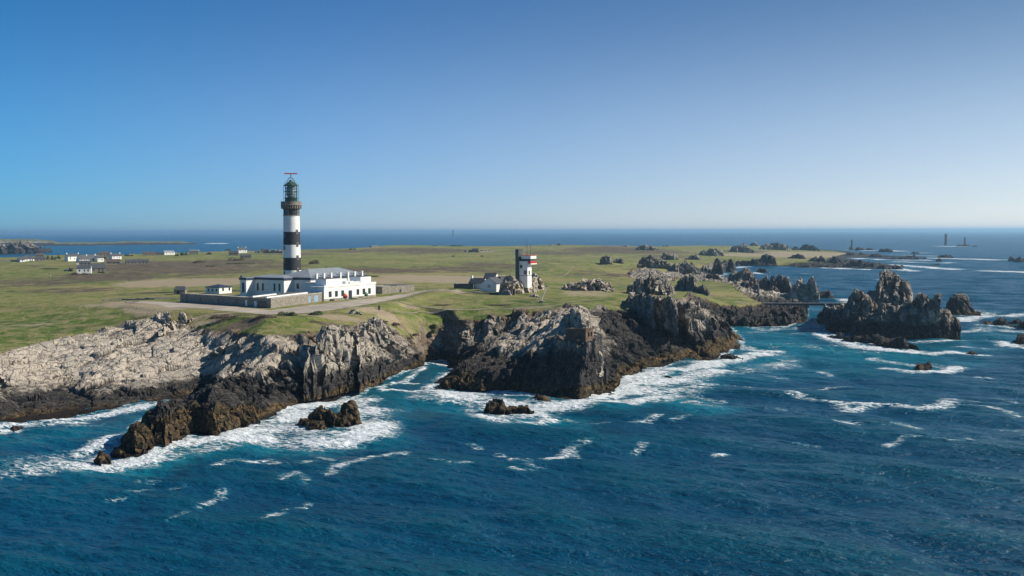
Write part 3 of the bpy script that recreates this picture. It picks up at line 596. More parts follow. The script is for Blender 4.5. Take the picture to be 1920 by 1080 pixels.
# ------------------------------------------------------------------ far peninsula across the bay
def strip_land(name, pts, back, lab=None):      # pts: (px, py_water, py_top) along its near shore; a low tongue of land
    n = 260; m = 26; xs = np.linspace(pts[0][0], pts[-1][0], n); yw = np.interp(xs, [p[0] for p in pts], [p[1] for p in pts]); yt = np.interp(xs, [p[0] for p in pts], [p[2] for p in pts])
    V = np.zeros((n, m, 3))
    for i in range(n):
        b = P(xs[i], yw[i], 0); D = b[1]; top = PD(xs[i], yt[i], D + back * 0.3)[2]; k = b[0] / b[1]
        for j in range(m):
            t = j / (m - 1); y = D + back * t; z = top * min(1, (t * 7) ** 0.7) * (1 - max(0, t - 0.4) / 0.6 * 1.2) - 0.8
            V[i, j] = (k * y, y, z)
    V[..., 2] += (fac2(V[..., 0] / 22, V[..., 1] / 22, 7)[0] * 2.0 + fbm2(V[..., 0] / 60, V[..., 1] / 60, 9) * 1.5) * sstep(0, 5, V[..., 2])
    V[..., 2] = np.where(V[..., 2] < 0.5, V[..., 2] - 2, V[..., 2])
    I = np.arange(n * m).reshape(n, m); Fq = np.stack([I[:-1, :-1].ravel(), I[1:, :-1].ravel(), I[1:, 1:].ravel(), I[:-1, 1:].ravel()], 1)
    me = npmesh(name, V.reshape(-1, 3), Fq); jj = np.tile(np.arange(m), n) / (m - 1)
    fattr(me, 'grass', np.where((jj > 0.1) & (V[..., 2].ravel() > 4), 1.0, 0.0)); fattr(me, 'heath', np.full(n * m, 0.35)); fattr(me, 'bare', np.full(n * m, 0.0))
    fattr(me, 'zb', np.full(n * m, 11.0)); fattr(me, 'pale', np.full(n * m, 0.5)); fattr(me, 'och', np.full(n * m, 1.0)); fattr(me, 'soil', np.full(n * m, 0.3))
    o = link(name, me, MATS['land']); return tag(o, kind='structure')
strip_land('far_peninsula', [(-260, 463, 446), (0, 461, 448.5), (60, 461, 449), (100, 461, 452), (110, 461, 455), (160, 460.5, 455), (215, 460, 454), (250, 459.5, 452.5), (300, 459, 453.5), (330, 458.5, 453), (360, 458, 455), (380, 457.8, 457)], 900)
# ------------------------------------------------------------------ crags and sea rocks
def ridge(top, base, zb0, th, cw=2.0, jag=0.5, steep=0.6, round_=0.7, sink=2.5, seed=0, amp=1.0, endk=0.4):
    px0, px1 = top[0][0], top[-1][0]
    if zb0 is None: zb0 = min(ground(a, b)[2] for a, b in base) - 0.2
    dmid = P((px0 + px1) / 2, np.interp((px0 + px1) / 2, [b[0] for b in base], [b[1] for b in base]), zb0)[1]
    sp = max(dmid / 1024 * 0.72, 0.24); wid = (px1 - px0) * dmid / 1920
    n = int(min(max(wid / sp, 14), 420)); xs = np.linspace(px0, px1, n)
    yt = np.interp(xs, [p[0] for p in top], [p[1] for p in top]); yb = np.interp(xs, [p[0] for p in base], [p[1] for p in base])
    B = np.array([P(a, b, zb0) for a, b in zip(xs, yb)]); s = np.linspace(0, 1, n)
    T = th * (endk + (1 - endk) * np.sin(np.pi * s) ** 0.6); cy = B[:, 1] + T; k = B[:, 0] / B[:, 1]
    zt = np.array([PD(a, b, c)[2] for a, b, c in zip(xs, yt, cy)])
    arc = np.concatenate([[0], np.cumsum(np.hypot(np.diff(B[:, 0]), np.diff(B[:, 1]) * 0.5))])
    cid = np.floor(arc / cw + 0.35 * vn2(arc / cw * 0.7, arc * 0, seed + 3)); z0 = np.zeros(1)
    hh = h1(cid, cid * 0, z0, seed + 5); oo = h1(cid, cid * 0, z0, seed + 6) * 2 - 1
    ci2 = np.floor(arc / cw * 2.7 + 0.5); hh = hh * 0.65 + 0.5 * h1(ci2, ci2 * 0, z0, seed + 8); oo = oo + 0.5 * (h1(ci2, ci2 * 0, z0, seed + 9) * 2 - 1)
    H = np.maximum(zt - zb0, 0.3); zt = zb0 + H * (1 - jag * 0.34 * hh ** 2) ; off = oo * T * 0.24
    Hm_ = float(np.max(H)); m = int(min(max((2 * Hm_ + 1.4 * th) / sp, 14), 240)); t = np.linspace(0, 1, m); c = -np.cos(np.pi * t); sn = np.sin(np.pi * t)
    o = np.sign(c) * np.abs(c) ** steep; zf = sn ** round_
    OY = o[None] * T[:, None] + off[:, None] * sn[None]
    Z = (zb0 - sink) + (zt - zb0 + sink)[:, None] * zf[None]
    Yv = cy[:, None] + OY; Xv = k[:, None] * Yv
    Xv = Xv + 0 * Z
    nx_, ny_, nz_ = k[:, None] * c[None], c[None] + 0 * Z, sn[None] * 0.9 + 0 * Z
    L = np.sqrt(nx_ ** 2 + ny_ ** 2 + nz_ ** 2) + 1e-6
    sc = min(max(wid / 12, 0.45), 1.9) * amp; Z = Z - 0.45 * sc * sn[None] * np.clip((H - 3) / 5, 0, 1)[:, None]
    lx = Xv + 0.35 * Z; f1, k1 = fac3(lx / (4.0 * sc), Yv / (4.0 * sc), Z / (9.5 * sc), seed + 11, 1.9); f2, k2 = fac3(lx / (1.8 * sc), Yv / (1.8 * sc), Z / (4.2 * sc), seed + 31, 1.9); f3, _ = fac3(lx / (.8 * sc), Yv / (.8 * sc), Z / (1.6 * sc), seed + 51, 1.6)
    g1, _ = fac3(Xv / (2.6 * sc) + 9, Yv / (2.6 * sc), Z / (4.6 * sc), seed + 71, 1.6)
    e = np.minimum(1, np.minimum(s, 1 - s) * 10)[:, None]
    d = (f1 * 1.2 - k1 * 0.8 + f2 * 0.5 - k2 * 0.4 + f3 * 0.14) * sc * (0.4 + 0.6 * e)
    lim = np.minimum(np.minimum(1, (T / (1.6 * sc))), (H + 0.4) / (2.2 * sc))[:, None]; d = d * lim
    Xv = Xv + nx_ / L * d + g1 * 0.6 * sc * lim; Yv = Yv + ny_ / L * d; Z = Z + nz_ / L * d * 0.8
    V = np.stack([Xv, Yv, Z], -1).reshape(-1, 3); I = np.arange(n * m).reshape(n, m)
    Fq = np.stack([I[:-1, :-1].ravel(), I[:-1, 1:].ravel(), I[1:, 1:].ravel(), I[1:, :-1].ravel()], 1)
    # close both ends with a fan of quads to the foot
    V = np.concatenate([V, [V[I[0, 0]] * 0.5 + V[I[0, -1]] * 0.5, V[I[-1, 0]] * 0.5 + V[I[-1, -1]] * 0.5]]); a, b = len(V) - 2, len(V) - 1
    q = [(I[0, j], a, a, I[0, j + 1]) for j in range(0)]
    return V, Fq
FOOT = []                                      # sea rocks whose feet wear foam
def crag(name, label, cat, ridges, zb=6, pale=0.4, och=1.5, group=None, sea=False):
    Vs, Fs, o = [], [], 0
    for i, r in enumerate(ridges):
        r = dict(r); r.setdefault('seed', (hash_(name + label) + 97 * i) % 9973)
        V, Fq = ridge(**r); Vs.append(V); Fs.append(Fq + o); o += len(V)
        if sea: FOOT.append([P(a, b, 0)[:2] for a, b in r['base']])
    V = np.concatenate(Vs); me = npmesh(name, V, np.concatenate(Fs)); me.polygons.foreach_set('use_smooth', np.zeros(len(me.polygons), bool))
    for n_, v_ in (('zb', zb), ('pale', pale), ('och', och)): fattr(me, n_, np.full(len(V), float(v_)))
    return tag(link(name, me, MATS['rock']), label, cat, group)
def hash_(s):
    v = 7
    for ch in s: v = (v * 131 + ord(ch)) & 0xffffff
    return v
R = dict
crag('rock_buttress', 'tall pale split rock buttress on the left side of the narrow cove', 'crag', [
    R(top=[(590, 668), (598, 630), (606, 614), (622, 612), (636, 622), (641, 614), (652, 618), (662, 622), (668, 640)], base=[(590, 735), (630, 726), (668, 716)], zb0=3.5, th=5, cw=2.6, jag=0.25, steep=0.45, round_=0.5),
    R(top=[(674, 640), (678, 628), (686, 632), (700, 640), (722, 655)], base=[(674, 722), (722, 700)], zb0=3, th=6, cw=2.4, jag=0.3, steep=0.7, round_=0.8),
    R(top=[(570, 700), (578, 652), (596, 652), (604, 668)], base=[(570, 738), (604, 728)], zb0=3.5, th=3.5, cw=3, jag=0.2)], zb=9, pale=0.62, och=2.6)
crag('rock_outcrop', 'pale knobbly rock outcrop just below the road, above the split buttress', 'outcrop', [
    R(top=[(660, 622), (676, 612), (690, 606), (697, 596), (706, 592), (712, 594), (718, 606), (730, 624)], base=[(660, 636), (730, 630)], zb0=15.5, th=7, cw=1.5, jag=0.5, amp=0.6)], zb=2, pale=0.72, och=0)
crag('rock_slab', 'leaning pale rock slab above the square concrete bunker', 'slab', [
    R(top=[(1052, 604), (1064, 586), (1074, 577), (1087, 577), (1090, 590), (1100, 604), (1112, 622)], base=[(1052, 622), (1112, 632)], zb0=16, th=8, cw=1.6, jag=0.4)], zb=4, pale=0.85, och=0)
def block_rock(name, label, cat, bot, top, zt, zb=14, pale=0.2, och=3.4, amp=0.9, seed=5):
    # sheer faced block: plan polylines at the foot and at the rim, columns and facets cut into its faces
    nu = 200; nv = 90; f = lambda pl: (np.interp(np.linspace(0, len(pl) - 1, nu), range(len(pl)), [p[0] for p in pl]), np.interp(np.linspace(0, len(pl) - 1, nu), range(len(pl)), [p[1] for p in pl]))
    bx_, by_ = f(bot); tx_, ty_ = f(top); cx_, cy_ = tx_.mean(), ty_.mean(); rows = []
    for t in np.linspace(0, 1, nv): rows.append(np.stack([bx_ + (tx_ - bx_) * t ** 0.8, by_ + (ty_ - by_) * t ** 0.8, np.full(nu, -2 + (zt + 2) * t)], -1))
    for t in np.linspace(0.04, 1, 24): rows.append(np.stack([tx_ + (cx_ - tx_) * t, ty_ + (cy_ - ty_) * t, np.full(nu, zt - .0)], -1))
    V = np.array(rows); T = np.gradient(np.stack([bx_, by_], -1), axis=0); T = blur(T[:, :, None], 0)[:, :, 0]; Nn = np.stack([T[:, 1], -T[:, 0]], -1); Nn /= np.linalg.norm(Nn, axis=1)[:, None] + 1e-9
    X_, Y_, Z_ = V[..., 0], V[..., 1], V[..., 2]; s_ = np.linspace(0, 1, nu) * 45
    f1, k1 = fac3(X_ / 3.2, Y_ / 3.2, Z_ / 11, seed, 1.6); f2, k2 = fac3(X_ / 1.3, Y_ / 1.3, Z_ / 3.5, seed + 9, 1.6); ci = np.floor((X_ - Y_ * 0.6) / 2.1 + 0.3 * np.sin(Z_ * 0.4)); co = h1(ci, ci * 0, np.zeros(1), seed + 3) * 2 - 1; d = (f1 * 0.8 - k1 * 0.6 + f2 * 0.35 - k2 * 0.35 + co * 0.55) * amp
    w_ = np.concatenate([np.ones(nv), np.linspace(1, 0, 24) ** 2])[:, None]; V[..., 0] += Nn[:, 0] * d * w_; V[..., 1] += Nn[:, 1] * d * w_; V[..., 2] += (f2 * 0.5 + f1 * .4) * amp * np.concatenate([np.zeros(nv - 3), np.ones(27)])[:, None]
    n, m = V.shape[:2]; I = np.arange(n * m).reshape(n, m); Fq = np.stack([I[:-1, :-1].ravel(), I[:-1, 1:].ravel(), I[1:, 1:].ravel(), I[1:, :-1].ravel()], 1); me = npmesh(name, V.reshape(-1, 3), Fq); me.polygons.foreach_set('use_smooth', np.zeros(len(me.polygons), bool))
    for n_, v_ in (('zb', zb), ('pale', pale), ('och', och)): fattr(me, n_, np.full(n * m, float(v_)))
    return tag(link(name, me, MATS['rock']), label, cat)
BC = (19.6, 299.0)
block_rock('rock_buttress', 'dark sheer rock buttress under the square bunker, foot in white surf', 'crag', [(6, 330), (6.0, 306.8), BC, (29.8, 316.5), (32, 335)], [(14, 326), (14.6, 312.5), (22.8, 307.5), (27.4, 315.3), (28, 328)], 16.4)
FOOT.append([(5, 306), BC, (30, 316)])
crag('rock_spur', 'pale reddish rock spike leaning on the right of the dark buttress', 'crag', [
    R(top=[(1110, 672), (1115, 658), (1121, 652), (1127, 656), (1130, 676)], base=[(1110, 692), (1130, 690)], zb0=8, th=2.5, cw=1.2)], zb=3, pale=0.95, och=0)
crag('rock_fin', 'dark grey rock fins on the left of the headland below the bunker', 'crag', [
    R(top=[(878, 725), (900, 706), (930, 690), (952, 680), (962, 672), (978, 690)], base=[(878, 733), (930, 735), (978, 737)], zb0=0.3, th=7, cw=3.4, jag=0.4, steep=0.8, round_=0.8),
    R(top=[(972, 712), (990, 676), (1006, 668), (1018, 664), (1030, 680), (1036, 715)], base=[(972, 738), (1036, 742)], zb0=0.3, th=6, cw=3, jag=0.4, steep=0.7, round_=0.7),
    R(top=[(818, 729), (830, 718), (846, 706), (864, 712), (880, 726)], base=[(818, 730), (850, 726), (880, 733)], zb0=0.2, th=5, cw=3, jag=0.3, steep=0.9, round_=0.9)], zb=14, pale=0.25, och=2.6, sea=True)
crag('rock_crag', 'grey slab-sided crag with vertical fissures in the middle of the headland', 'crag', [
    R(top=[(1146, 585), (1164, 572), (1180, 556), (1184, 551), (1196, 551), (1212, 551), (1227, 552)], base=[(1146, 588), (1186, 598), (1227, 611)], zb0=13, th=9, cw=6, jag=0.12, steep=0.5, round_=0.5, amp=0.6),
    R(top=[(1226, 553), (1238, 550), (1246, 558), (1255, 556), (1262, 560), (1266, 570), (1270, 590)], base=[(1226, 611), (1258, 617), (1270, 622)], zb0=12, th=8, cw=1.6, jag=0.6, steep=0.5, round_=0.5),
    R(top=[(1262, 590), (1270, 570), (1278, 563), (1288, 572), (1296, 559), (1302, 563), (1310, 558), (1318, 570), (1327, 584), (1334, 592)], base=[(1262, 616), (1293, 628), (1314, 626), (1334, 626)], zb0=9, th=8, cw=2.0, jag=0.5, steep=0.55, round_=0.55),
    R(top=[(1325, 600), (1333, 590), (1342, 590), (1350, 598), (1356, 602), (1362, 604), (1368, 614)], base=[(1325, 626), (1368, 622)], zb0=6, th=7, cw=2.2, jag=0.6, steep=0.6, round_=0.6)], zb=11, pale=0.4, och=2)
crag('rock_crag', 'rugged pointed crag on the grass directly behind the slab-sided crag', 'crag', [
    R(top=[(1143, 563), (1158, 558), (1172, 552), (1181, 541), (1190, 530), (1200, 521), (1209, 523), (1217, 518), (1224, 521), (1231, 519), (1240, 528), (1246, 534), (1256, 540), (1262, 542), (1264, 556)], base=[(1143, 564), (1200, 566), (1264, 565)], zb0=14.5, th=13, cw=1.8, jag=0.55, steep=0.7, round_=0.7)], zb=3, pale=0.42, och=0)
crag('rock_crag', 'stepped dark crag with a notched crest at the left edge of the green wedge', 'crag', [
    R(top=[(1266, 540), (1271, 527), (1279, 518), (1285, 513), (1291, 515), (1294, 524), (1297, 514), (1299, 526), (1304, 524), (1308, 537), (1314, 538), (1320, 537), (1324, 546), (1327, 543), (1331, 557), (1336, 562)], base=[(1266, 546), (1300, 556), (1336, 564)], zb0=9.5, th=9, cw=1.7, jag=0.5)], zb=3, pale=0.3, och=0)
crag('rock_crag', 'rounded two-tiered crag at the right edge of the green wedge', 'crag', [
    R(top=[(1366, 532), (1370, 518), (1375, 511), (1386, 509), (1396, 501), (1404, 504), (1411, 512), (1418, 524), (1421, 534)], base=[(1366, 534), (1421, 540)], zb0=7, th=12, cw=3, jag=0.4),
    R(top=[(1372, 534), (1380, 525), (1396, 524), (1410, 528), (1422, 532), (1426, 546)], base=[(1372, 537), (1395, 548), (1426, 553)], zb0=7, th=8, cw=3, jag=0.3)], zb=4, pale=0.3, och=0)
crag('rock_crag', 'cluster of dark jagged pinnacles behind the footbridge, left of the twin spires', 'crag', [
    R(top=[(1421, 545), (1424, 530), (1429, 516), (1436, 511), (1441, 521), (1444, 518), (1449, 514), (1453, 522), (1458, 517), (1464, 513), (1470, 515), (1476, 513), (1480, 524), (1483, 540)], base=[(1421, 552), (1483, 555)], zb0=6, th=9, cw=2.4, amp=0.65, jag=0.6),
    R(top=[(1438, 550), (1446, 538), (1455, 535), (1460, 545), (1462, 552)], base=[(1438, 555), (1462, 556)], zb0=6, th=5, cw=2)], zb=5, pale=0.25, och=0)
crag('rock_spires', 'pair of sunlit reddish rock spires standing just behind the footbridge', 'crag', [
    R(top=[(1462, 560), (1474, 550), (1487, 540), (1493, 528), (1497, 520), (1502, 522), (1506, 532), (1510, 528), (1514, 521), (1520, 517), (1527, 517), (1530, 536), (1533, 550), (1535, 562)], base=[(1462, 564), (1535, 566)], zb0=6, th=7, cw=1.8, amp=0.75, jag=0.6, steep=0.5, round_=0.55)], zb=3, pale=0.85, och=0)
crag('sea_rock', 'low black sea rock peeping out right of the twin spires', 'rock', [
    R(top=[(1531, 556), (1536, 546), (1546, 544), (1554, 545), (1562, 556)], base=[(1531, 561), (1562, 561)], zb0=0, th=10, cw=3)], zb=30, pale=0, och=1, sea=True)
crag('sea_stack', 'huge jagged rock island at the far end of the footbridge', 'rock island', [
    R(top=[(1640, 560), (1643, 530), (1647, 514), (1652, 511), (1657, 508), (1667, 506), (1676, 510), (1681, 518), (1690, 524), (1701, 524), (1705, 538), (1710, 550), (1714, 570)], base=[(1640, 606), (1714, 606)], zb0=0.5, th=14, cw=2.4, amp=0.75, jag=0.45, steep=0.5, round_=0.5),
    R(top=[(1575, 600), (1586, 572), (1592, 556), (1600, 546), (1608, 541), (1616, 540), (1624, 548), (1640, 566), (1652, 580)], base=[(1575, 622), (1652, 628)], zb0=0.5, th=12, cw=2.4, amp=0.75, jag=0.5, steep=0.6, round_=0.55),
    R(top=[(1610, 566), (1630, 545), (1645, 543), (1655, 560)], base=[(1610, 606), (1655, 606)], zb0=0.5, th=10, cw=3, amp=0.55, jag=0.3),
    R(top=[(1596, 606), (1620, 588), (1646, 584), (1655, 570), (1668, 568), (1680, 576), (1694, 573), (1704, 574), (1713, 560), (1721, 547), (1728, 553), (1736, 556), (1748, 557), (1755, 549), (1762, 546), (1766, 556), (1764, 590), (1762, 628)], base=[(1596, 630), (1680, 634), (1762, 637)], zb0=0.3, th=9, cw=2.6, amp=0.7, jag=0.3, steep=0.36, round_=0.42),
    R(top=[(1756, 600), (1760, 582), (1770, 579), (1779, 581), (1784, 592), (1792, 594), (1799, 604), (1803, 618), (1800, 634)], base=[(1756, 636), (1800, 635)], zb0=0.3, th=10, cw=3, amp=0.55, jag=0.2, steep=0.45, round_=0.5),
    R(top=[(1533, 590), (1546, 576), (1562, 571), (1584, 569), (1600, 572), (1620, 590)], base=[(1533, 600), (1552, 618), (1620, 626)], zb0=0.3, th=15, cw=4, amp=0.6, jag=0.4, steep=0.9, round_=0.8)], zb=8, pale=0.36, och=1.5, sea=True)
crag('sea_stack', 'dark pyramid sea stack standing right behind the huge rock island', 'rock island', [
    R(top=[(1772, 585), (1777, 566), (1786, 556), (1791, 550), (1801, 549), (1807, 552), (1812, 558), (1818, 575), (1828, 584), (1840, 587)], base=[(1772, 590), (1840, 590)], zb0=0, th=14, cw=6, amp=0.6, jag=0.05)], zb=9, pale=0.25, sea=True)
crag('sea_rock', 'long low black reef in the foam in front of the huge rock island', 'rock', [
    R(top=[(1552, 631), (1571, 625), (1600, 631), (1620, 630), (1636, 634)], base=[(1552, 634), (1600, 643), (1636, 645)], zb0=0, th=5, cw=2, jag=0.7),
    R(top=[(1628, 636), (1642, 631), (1660, 638), (1695, 637), (1710, 646), (1728, 655)], base=[(1628, 644), (1680, 653), (1728, 658)], zb0=0, th=5, cw=2, jag=0.7)], zb=30, pale=0, och=0.8, sea=True)
crag('sea_rock', 'low dark reef by the right edge with two humps, just above the small edge rock', 'rock', [
    R(top=[(1836, 609), (1848, 604), (1862, 606), (1868, 598), (1880, 598), (1886, 606), (1898, 604), (1912, 600), (1935, 604)], base=[(1836, 611), (1935, 617)], zb0=0, th=9, cw=3, jag=0.5)], zb=30, pale=0, sea=True)
crag('sea_rock', 'small black rock cut off by the right edge in a ring of foam', 'rock', [R(top=[(1895, 643), (1904, 635), (1915, 630), (1930, 632), (1945, 640)], base=[(1895, 645), (1945, 650)], zb0=0, th=6, cw=3)], zb=30, pale=0, sea=True)
crag('sea_rock', 'small isolated rock awash in foam, in front of the long black reef', 'rock', [R(top=[(1713, 693), (1722, 684), (1733, 681), (1744, 680), (1747, 688)], base=[(1713, 697), (1747, 692)], zb0=0, th=3, cw=1.5, jag=0.7)], zb=30, pale=0, sea=True)
crag('sea_rock', 'tiny flat rock breaking the surf right of the long black reef', 'rock', [R(top=[(1812, 661), (1822, 659), (1832, 662)], base=[(1812, 663), (1832, 664)], zb0=0, th=2, cw=1.5)], zb=30, pale=0, sea=True)
crag('sea_rock', 'flat dark rock at the tip of the weed-brown headland in the surf', 'rock', [R(top=[(1349, 671), (1358, 665), (1375, 666), (1392, 671)], base=[(1349, 674), (1392, 675)], zb0=0, th=3, cw=2)], zb=30, pale=0, och=0.5, sea=True)
crag('sea_rock', 'tiny rock speck in the white surf below the weed-brown headland', 'rock', [R(top=[(1246, 707), (1254, 705), (1264, 708)], base=[(1246, 709), (1264, 710)], zb0=0, th=1.2, cw=1.5)], zb=30, pale=0, sea=True)
crag('sea_rock', 'small brown rock in the foam left of the foot of the dark buttress', 'rock', [
    R(top=[(908, 768), (916, 757), (930, 750), (937, 748), (944, 755), (950, 766), (954, 770)], base=[(908, 771), (930, 774), (954, 776)], zb0=0, th=3, cw=1.6, jag=0.4),
    R(top=[(944, 766), (954, 758), (970, 760), (988, 762), (1002, 770)], base=[(944, 773), (1002, 774)], zb0=0, th=2.6, cw=2)], zb=30, pale=0.1, och=2.2, sea=True)
crag('sea_rock', 'low brown rock at the very foot of the dark buttress', 'rock', [R(top=[(990, 752), (1000, 743), (1014, 741), (1028, 748), (1036, 752)], base=[(990, 754), (1036, 756)], zb0=0, th=2.5, cw=2)], zb=30, pale=0, och=2, sea=True)
crag('sea_rock', 'weed-brown humped islet alone in the surf left of centre', 'rock', [
    R(top=[(555, 795), (565, 786), (576, 792), (590, 793), (600, 797), (622, 810)], base=[(555, 802), (590, 812), (622, 814)], zb0=0, th=3, cw=2, jag=0.3),
    R(top=[(576, 790), (586, 774), (595, 765), (608, 767), (620, 768), (630, 780)], base=[(576, 800), (630, 806)], zb0=0, th=4, cw=2, jag=0.3),
    R(top=[(622, 782), (636, 770), (650, 756), (657, 750), (664, 757), (671, 762), (673, 778), (676, 794)], base=[(622, 804), (650, 800), (676, 798)], zb0=0, th=3.6, cw=2, jag=0.3)], zb=30, pale=0.05, och=9, sea=True)
crag('shore_boulders', 'weed-brown bulbous rocks ending the low spit at lower left', 'rock', [
    R(top=[(222, 838), (236, 815), (246, 800), (262, 789), (274, 792), (284, 806), (300, 830)], base=[(222, 846), (256, 855), (300, 842)], zb0=0, th=4, cw=3, jag=0.2),
    R(top=[(264, 796), (276, 774), (290, 770), (306, 762), (322, 758), (340, 764), (354, 780), (360, 800)], base=[(264, 830), (300, 842), (360, 815)], zb0=0.3, th=6, cw=3.5, jag=0.2),
    R(top=[(346, 770), (356, 752), (368, 750), (378, 766), (382, 790)], base=[(346, 812), (382, 812)], zb0=0.3, th=5, cw=3.5, jag=0.2),
    R(top=[(376, 790), (382, 758), (396, 752), (414, 754), (428, 768), (436, 790)], base=[(376, 812), (404, 817), (436, 806)], zb0=0.3, th=6, cw=4.5, jag=0.15),
    R(top=[(428, 790), (440, 768), (458, 762), (476, 770), (490, 780)], base=[(428, 806), (490, 790)], zb0=0.3, th=4, cw=3, jag=0.2)], zb=30, pale=0.1, och=7, sea=True)
crag('sea_rock', 'wedge shaped brown rock just off the tip of the low spit', 'rock', [R(top=[(207, 851), (214, 840), (222, 835), (230, 840), (239, 854)], base=[(207, 854), (239, 857)], zb0=0, th=2, cw=2)], zb=30, pale=0.05, och=7, sea=True)
crag('sea_rock', 'outermost small brown rock off the low spit, lapped by foam', 'rock', [R(top=[(176, 862), (184, 853), (194, 852), (209, 863)], base=[(176, 867), (190, 870), (209, 864)], zb0=0, th=2, cw=2)], zb=30, pale=0.05, och=7, sea=True)
crag('shore_rock', 'flat dark ledge awash along the shore at the left edge', 'rock', [R(top=[(-60, 822), (0, 807), (30, 803), (66, 799)], base=[(-60, 826), (66, 802)], zb0=0, th=2, cw=2)], zb=30, pale=0, och=0.7, sea=True)
crag('rock_cliff', 'dark blocky rock wall on the low spit between the inlet and the open sea', 'crag', [
    R(top=[(384, 745), (392, 722), (402, 712), (420, 706), (440, 692), (456, 696), (470, 712)], base=[(384, 760), (470, 745)], zb0=4, th=5, cw=3, jag=0.4),
    R(top=[(436, 705), (446, 684), (458, 678), (476, 690), (500, 684), (520, 690), (546, 682), (566, 690)], base=[(436, 722), (566, 712)], zb0=7, th=5, cw=3, jag=0.6)], zb=11, pale=0.35, och=1)
crag('shore_rock', 'low dark rock shelf at the water below the near end of the footbridge', 'rock', [
    R(top=[(1426, 606), (1440, 596), (1456, 592), (1474, 590), (1490, 588), (1500, 594), (1508, 604)], base=[(1426, 612), (1470, 612), (1508, 606)], zb0=0, th=6, cw=3, jag=0.6, amp=0.8),
    R(top=[(1436, 590), (1450, 579), (1470, 577), (1492, 575), (1508, 577), (1512, 592)], base=[(1436, 600), (1512, 596)], zb0=2, th=5, cw=2.6, jag=0.5, amp=0.8)], zb=9, pale=0.35, och=1.0, sea=True)
crag('shore_rock', 'dark stepped shore rocks between the slab-sided crag and the green wedge', 'rock', [
    R(top=[(1352, 606), (1366, 592), (1384, 590), (1400, 594), (1412, 602), (1424, 608)], base=[(1352, 612), (1390, 612), (1424, 612)], zb0=0.2, th=7, cw=3, jag=0.6, amp=0.8),
    R(top=[(1340, 590), (1356, 578), (1372, 576), (1390, 580), (1404, 588)], base=[(1340, 602), (1404, 598)], zb0=3, th=6, cw=3, jag=0.5, amp=0.8)], zb=10, pale=0.3, och=1.0)
# outcrops on the grass
crag('rock_knoll', 'big rounded grey rock knoll carrying the white signal station', 'outcrop', [
    R(top=[(936, 550), (943, 534), (952, 521), (966, 518), (980, 521), (996, 524), (1006, 520), (1016, 530), (1020, 540)], base=[(936, 554), (958, 556), (985, 552), (1020, 542)], zb0=19.3, th=12, cw=2.6, jag=0.08, steep=0.7, round_=0.45, sink=1.5, amp=0.8), R(top=[(962, 530), (970, 523), (985, 522), (1000, 524), (1010, 532)], base=[(962, 552), (1010, 548)], zb0=19.3, th=9, cw=2.6, jag=0.05, steep=0.7, round_=0.45, sink=1.5, amp=0.7)], zb=3, pale=0.78, och=0)
crag('rock_outcrop', 'stack of pale boulders behind the right side of the signal station', 'outcrop', [R(top=[(992, 520), (997, 512), (1004, 510), (1010, 518), (1016, 528)], base=[(992, 530), (1016, 534)], zb0=22.5, th=5, cw=1.5)], zb=3, pale=0.85, och=0)
crag('rock_outcrop', 'broad scatter of pale broken rock on the grass right of the leaning post', 'outcrop', [
    R(top=[(1050, 540), (1060, 533), (1072, 529), (1082, 532), (1094, 532), (1102, 544)], base=[(1050, 543), (1102, 547)], zb0=None, th=12, cw=1.5, jag=0.8, steep=0.9, sink=1),
    R(top=[(1088, 535), (1096, 526), (1106, 524), (1118, 522), (1130, 530), (1142, 534), (1152, 543)], base=[(1088, 548), (1152, 548)], zb0=None, th=16, cw=1.5, jag=0.8, steep=0.9, sink=1)], zb=3, pale=0.6, och=0)
crag('rock_outcrop', 'pale upright rocks on the grass at the top of the white rock slope', 'outcrop', [
    R(top=[(284, 600), (290, 592), (300, 589), (309, 594), (316, 587), (320, 596)], base=[(284, 602), (320, 604)], zb0=None, th=4, cw=1.3, jag=0.7, sink=1),
    R(top=[(334, 596), (338, 586), (343, 583), (347, 586), (350, 598)], base=[(334, 608), (350, 608)], zb0=None, th=2.2, cw=1.2, jag=0.5, sink=1),
    R(top=[(298, 622), (306, 612), (318, 606), (330, 602), (334, 612)], base=[(298, 624), (334, 618)], zb0=None, th=4, cw=1.3, jag=0.7, sink=1),
    R(top=[(336, 606), (344, 600), (356, 594), (364, 598), (372, 606)], base=[(336, 612), (372, 612)], zb0=None, th=4, cw=1.2, jag=0.7, sink=1)], zb=2, pale=0.95, och=0)
crag('rock_outcrop', 'little heap of pale stones between the road and the outcrop above the cove', 'outcrop', [R(top=[(648, 590), (656, 584), (668, 581), (680, 588)], base=[(648, 593), (680, 593)], zb0=None, th=2.4, cw=1.2, jag=0.7, sink=.7)], zb=2, pale=0.7, och=0)
crag('boulder', 'low flat boulder on the grass left of the foot of the leaning post', 'boulder', [R(top=[(992, 555), (1002, 551), (1014, 557)], base=[(992, 558), (1014, 559)], zb0=None, th=2.2, cw=1.3, sink=.7)], zb=2, pale=0.7, och=0)
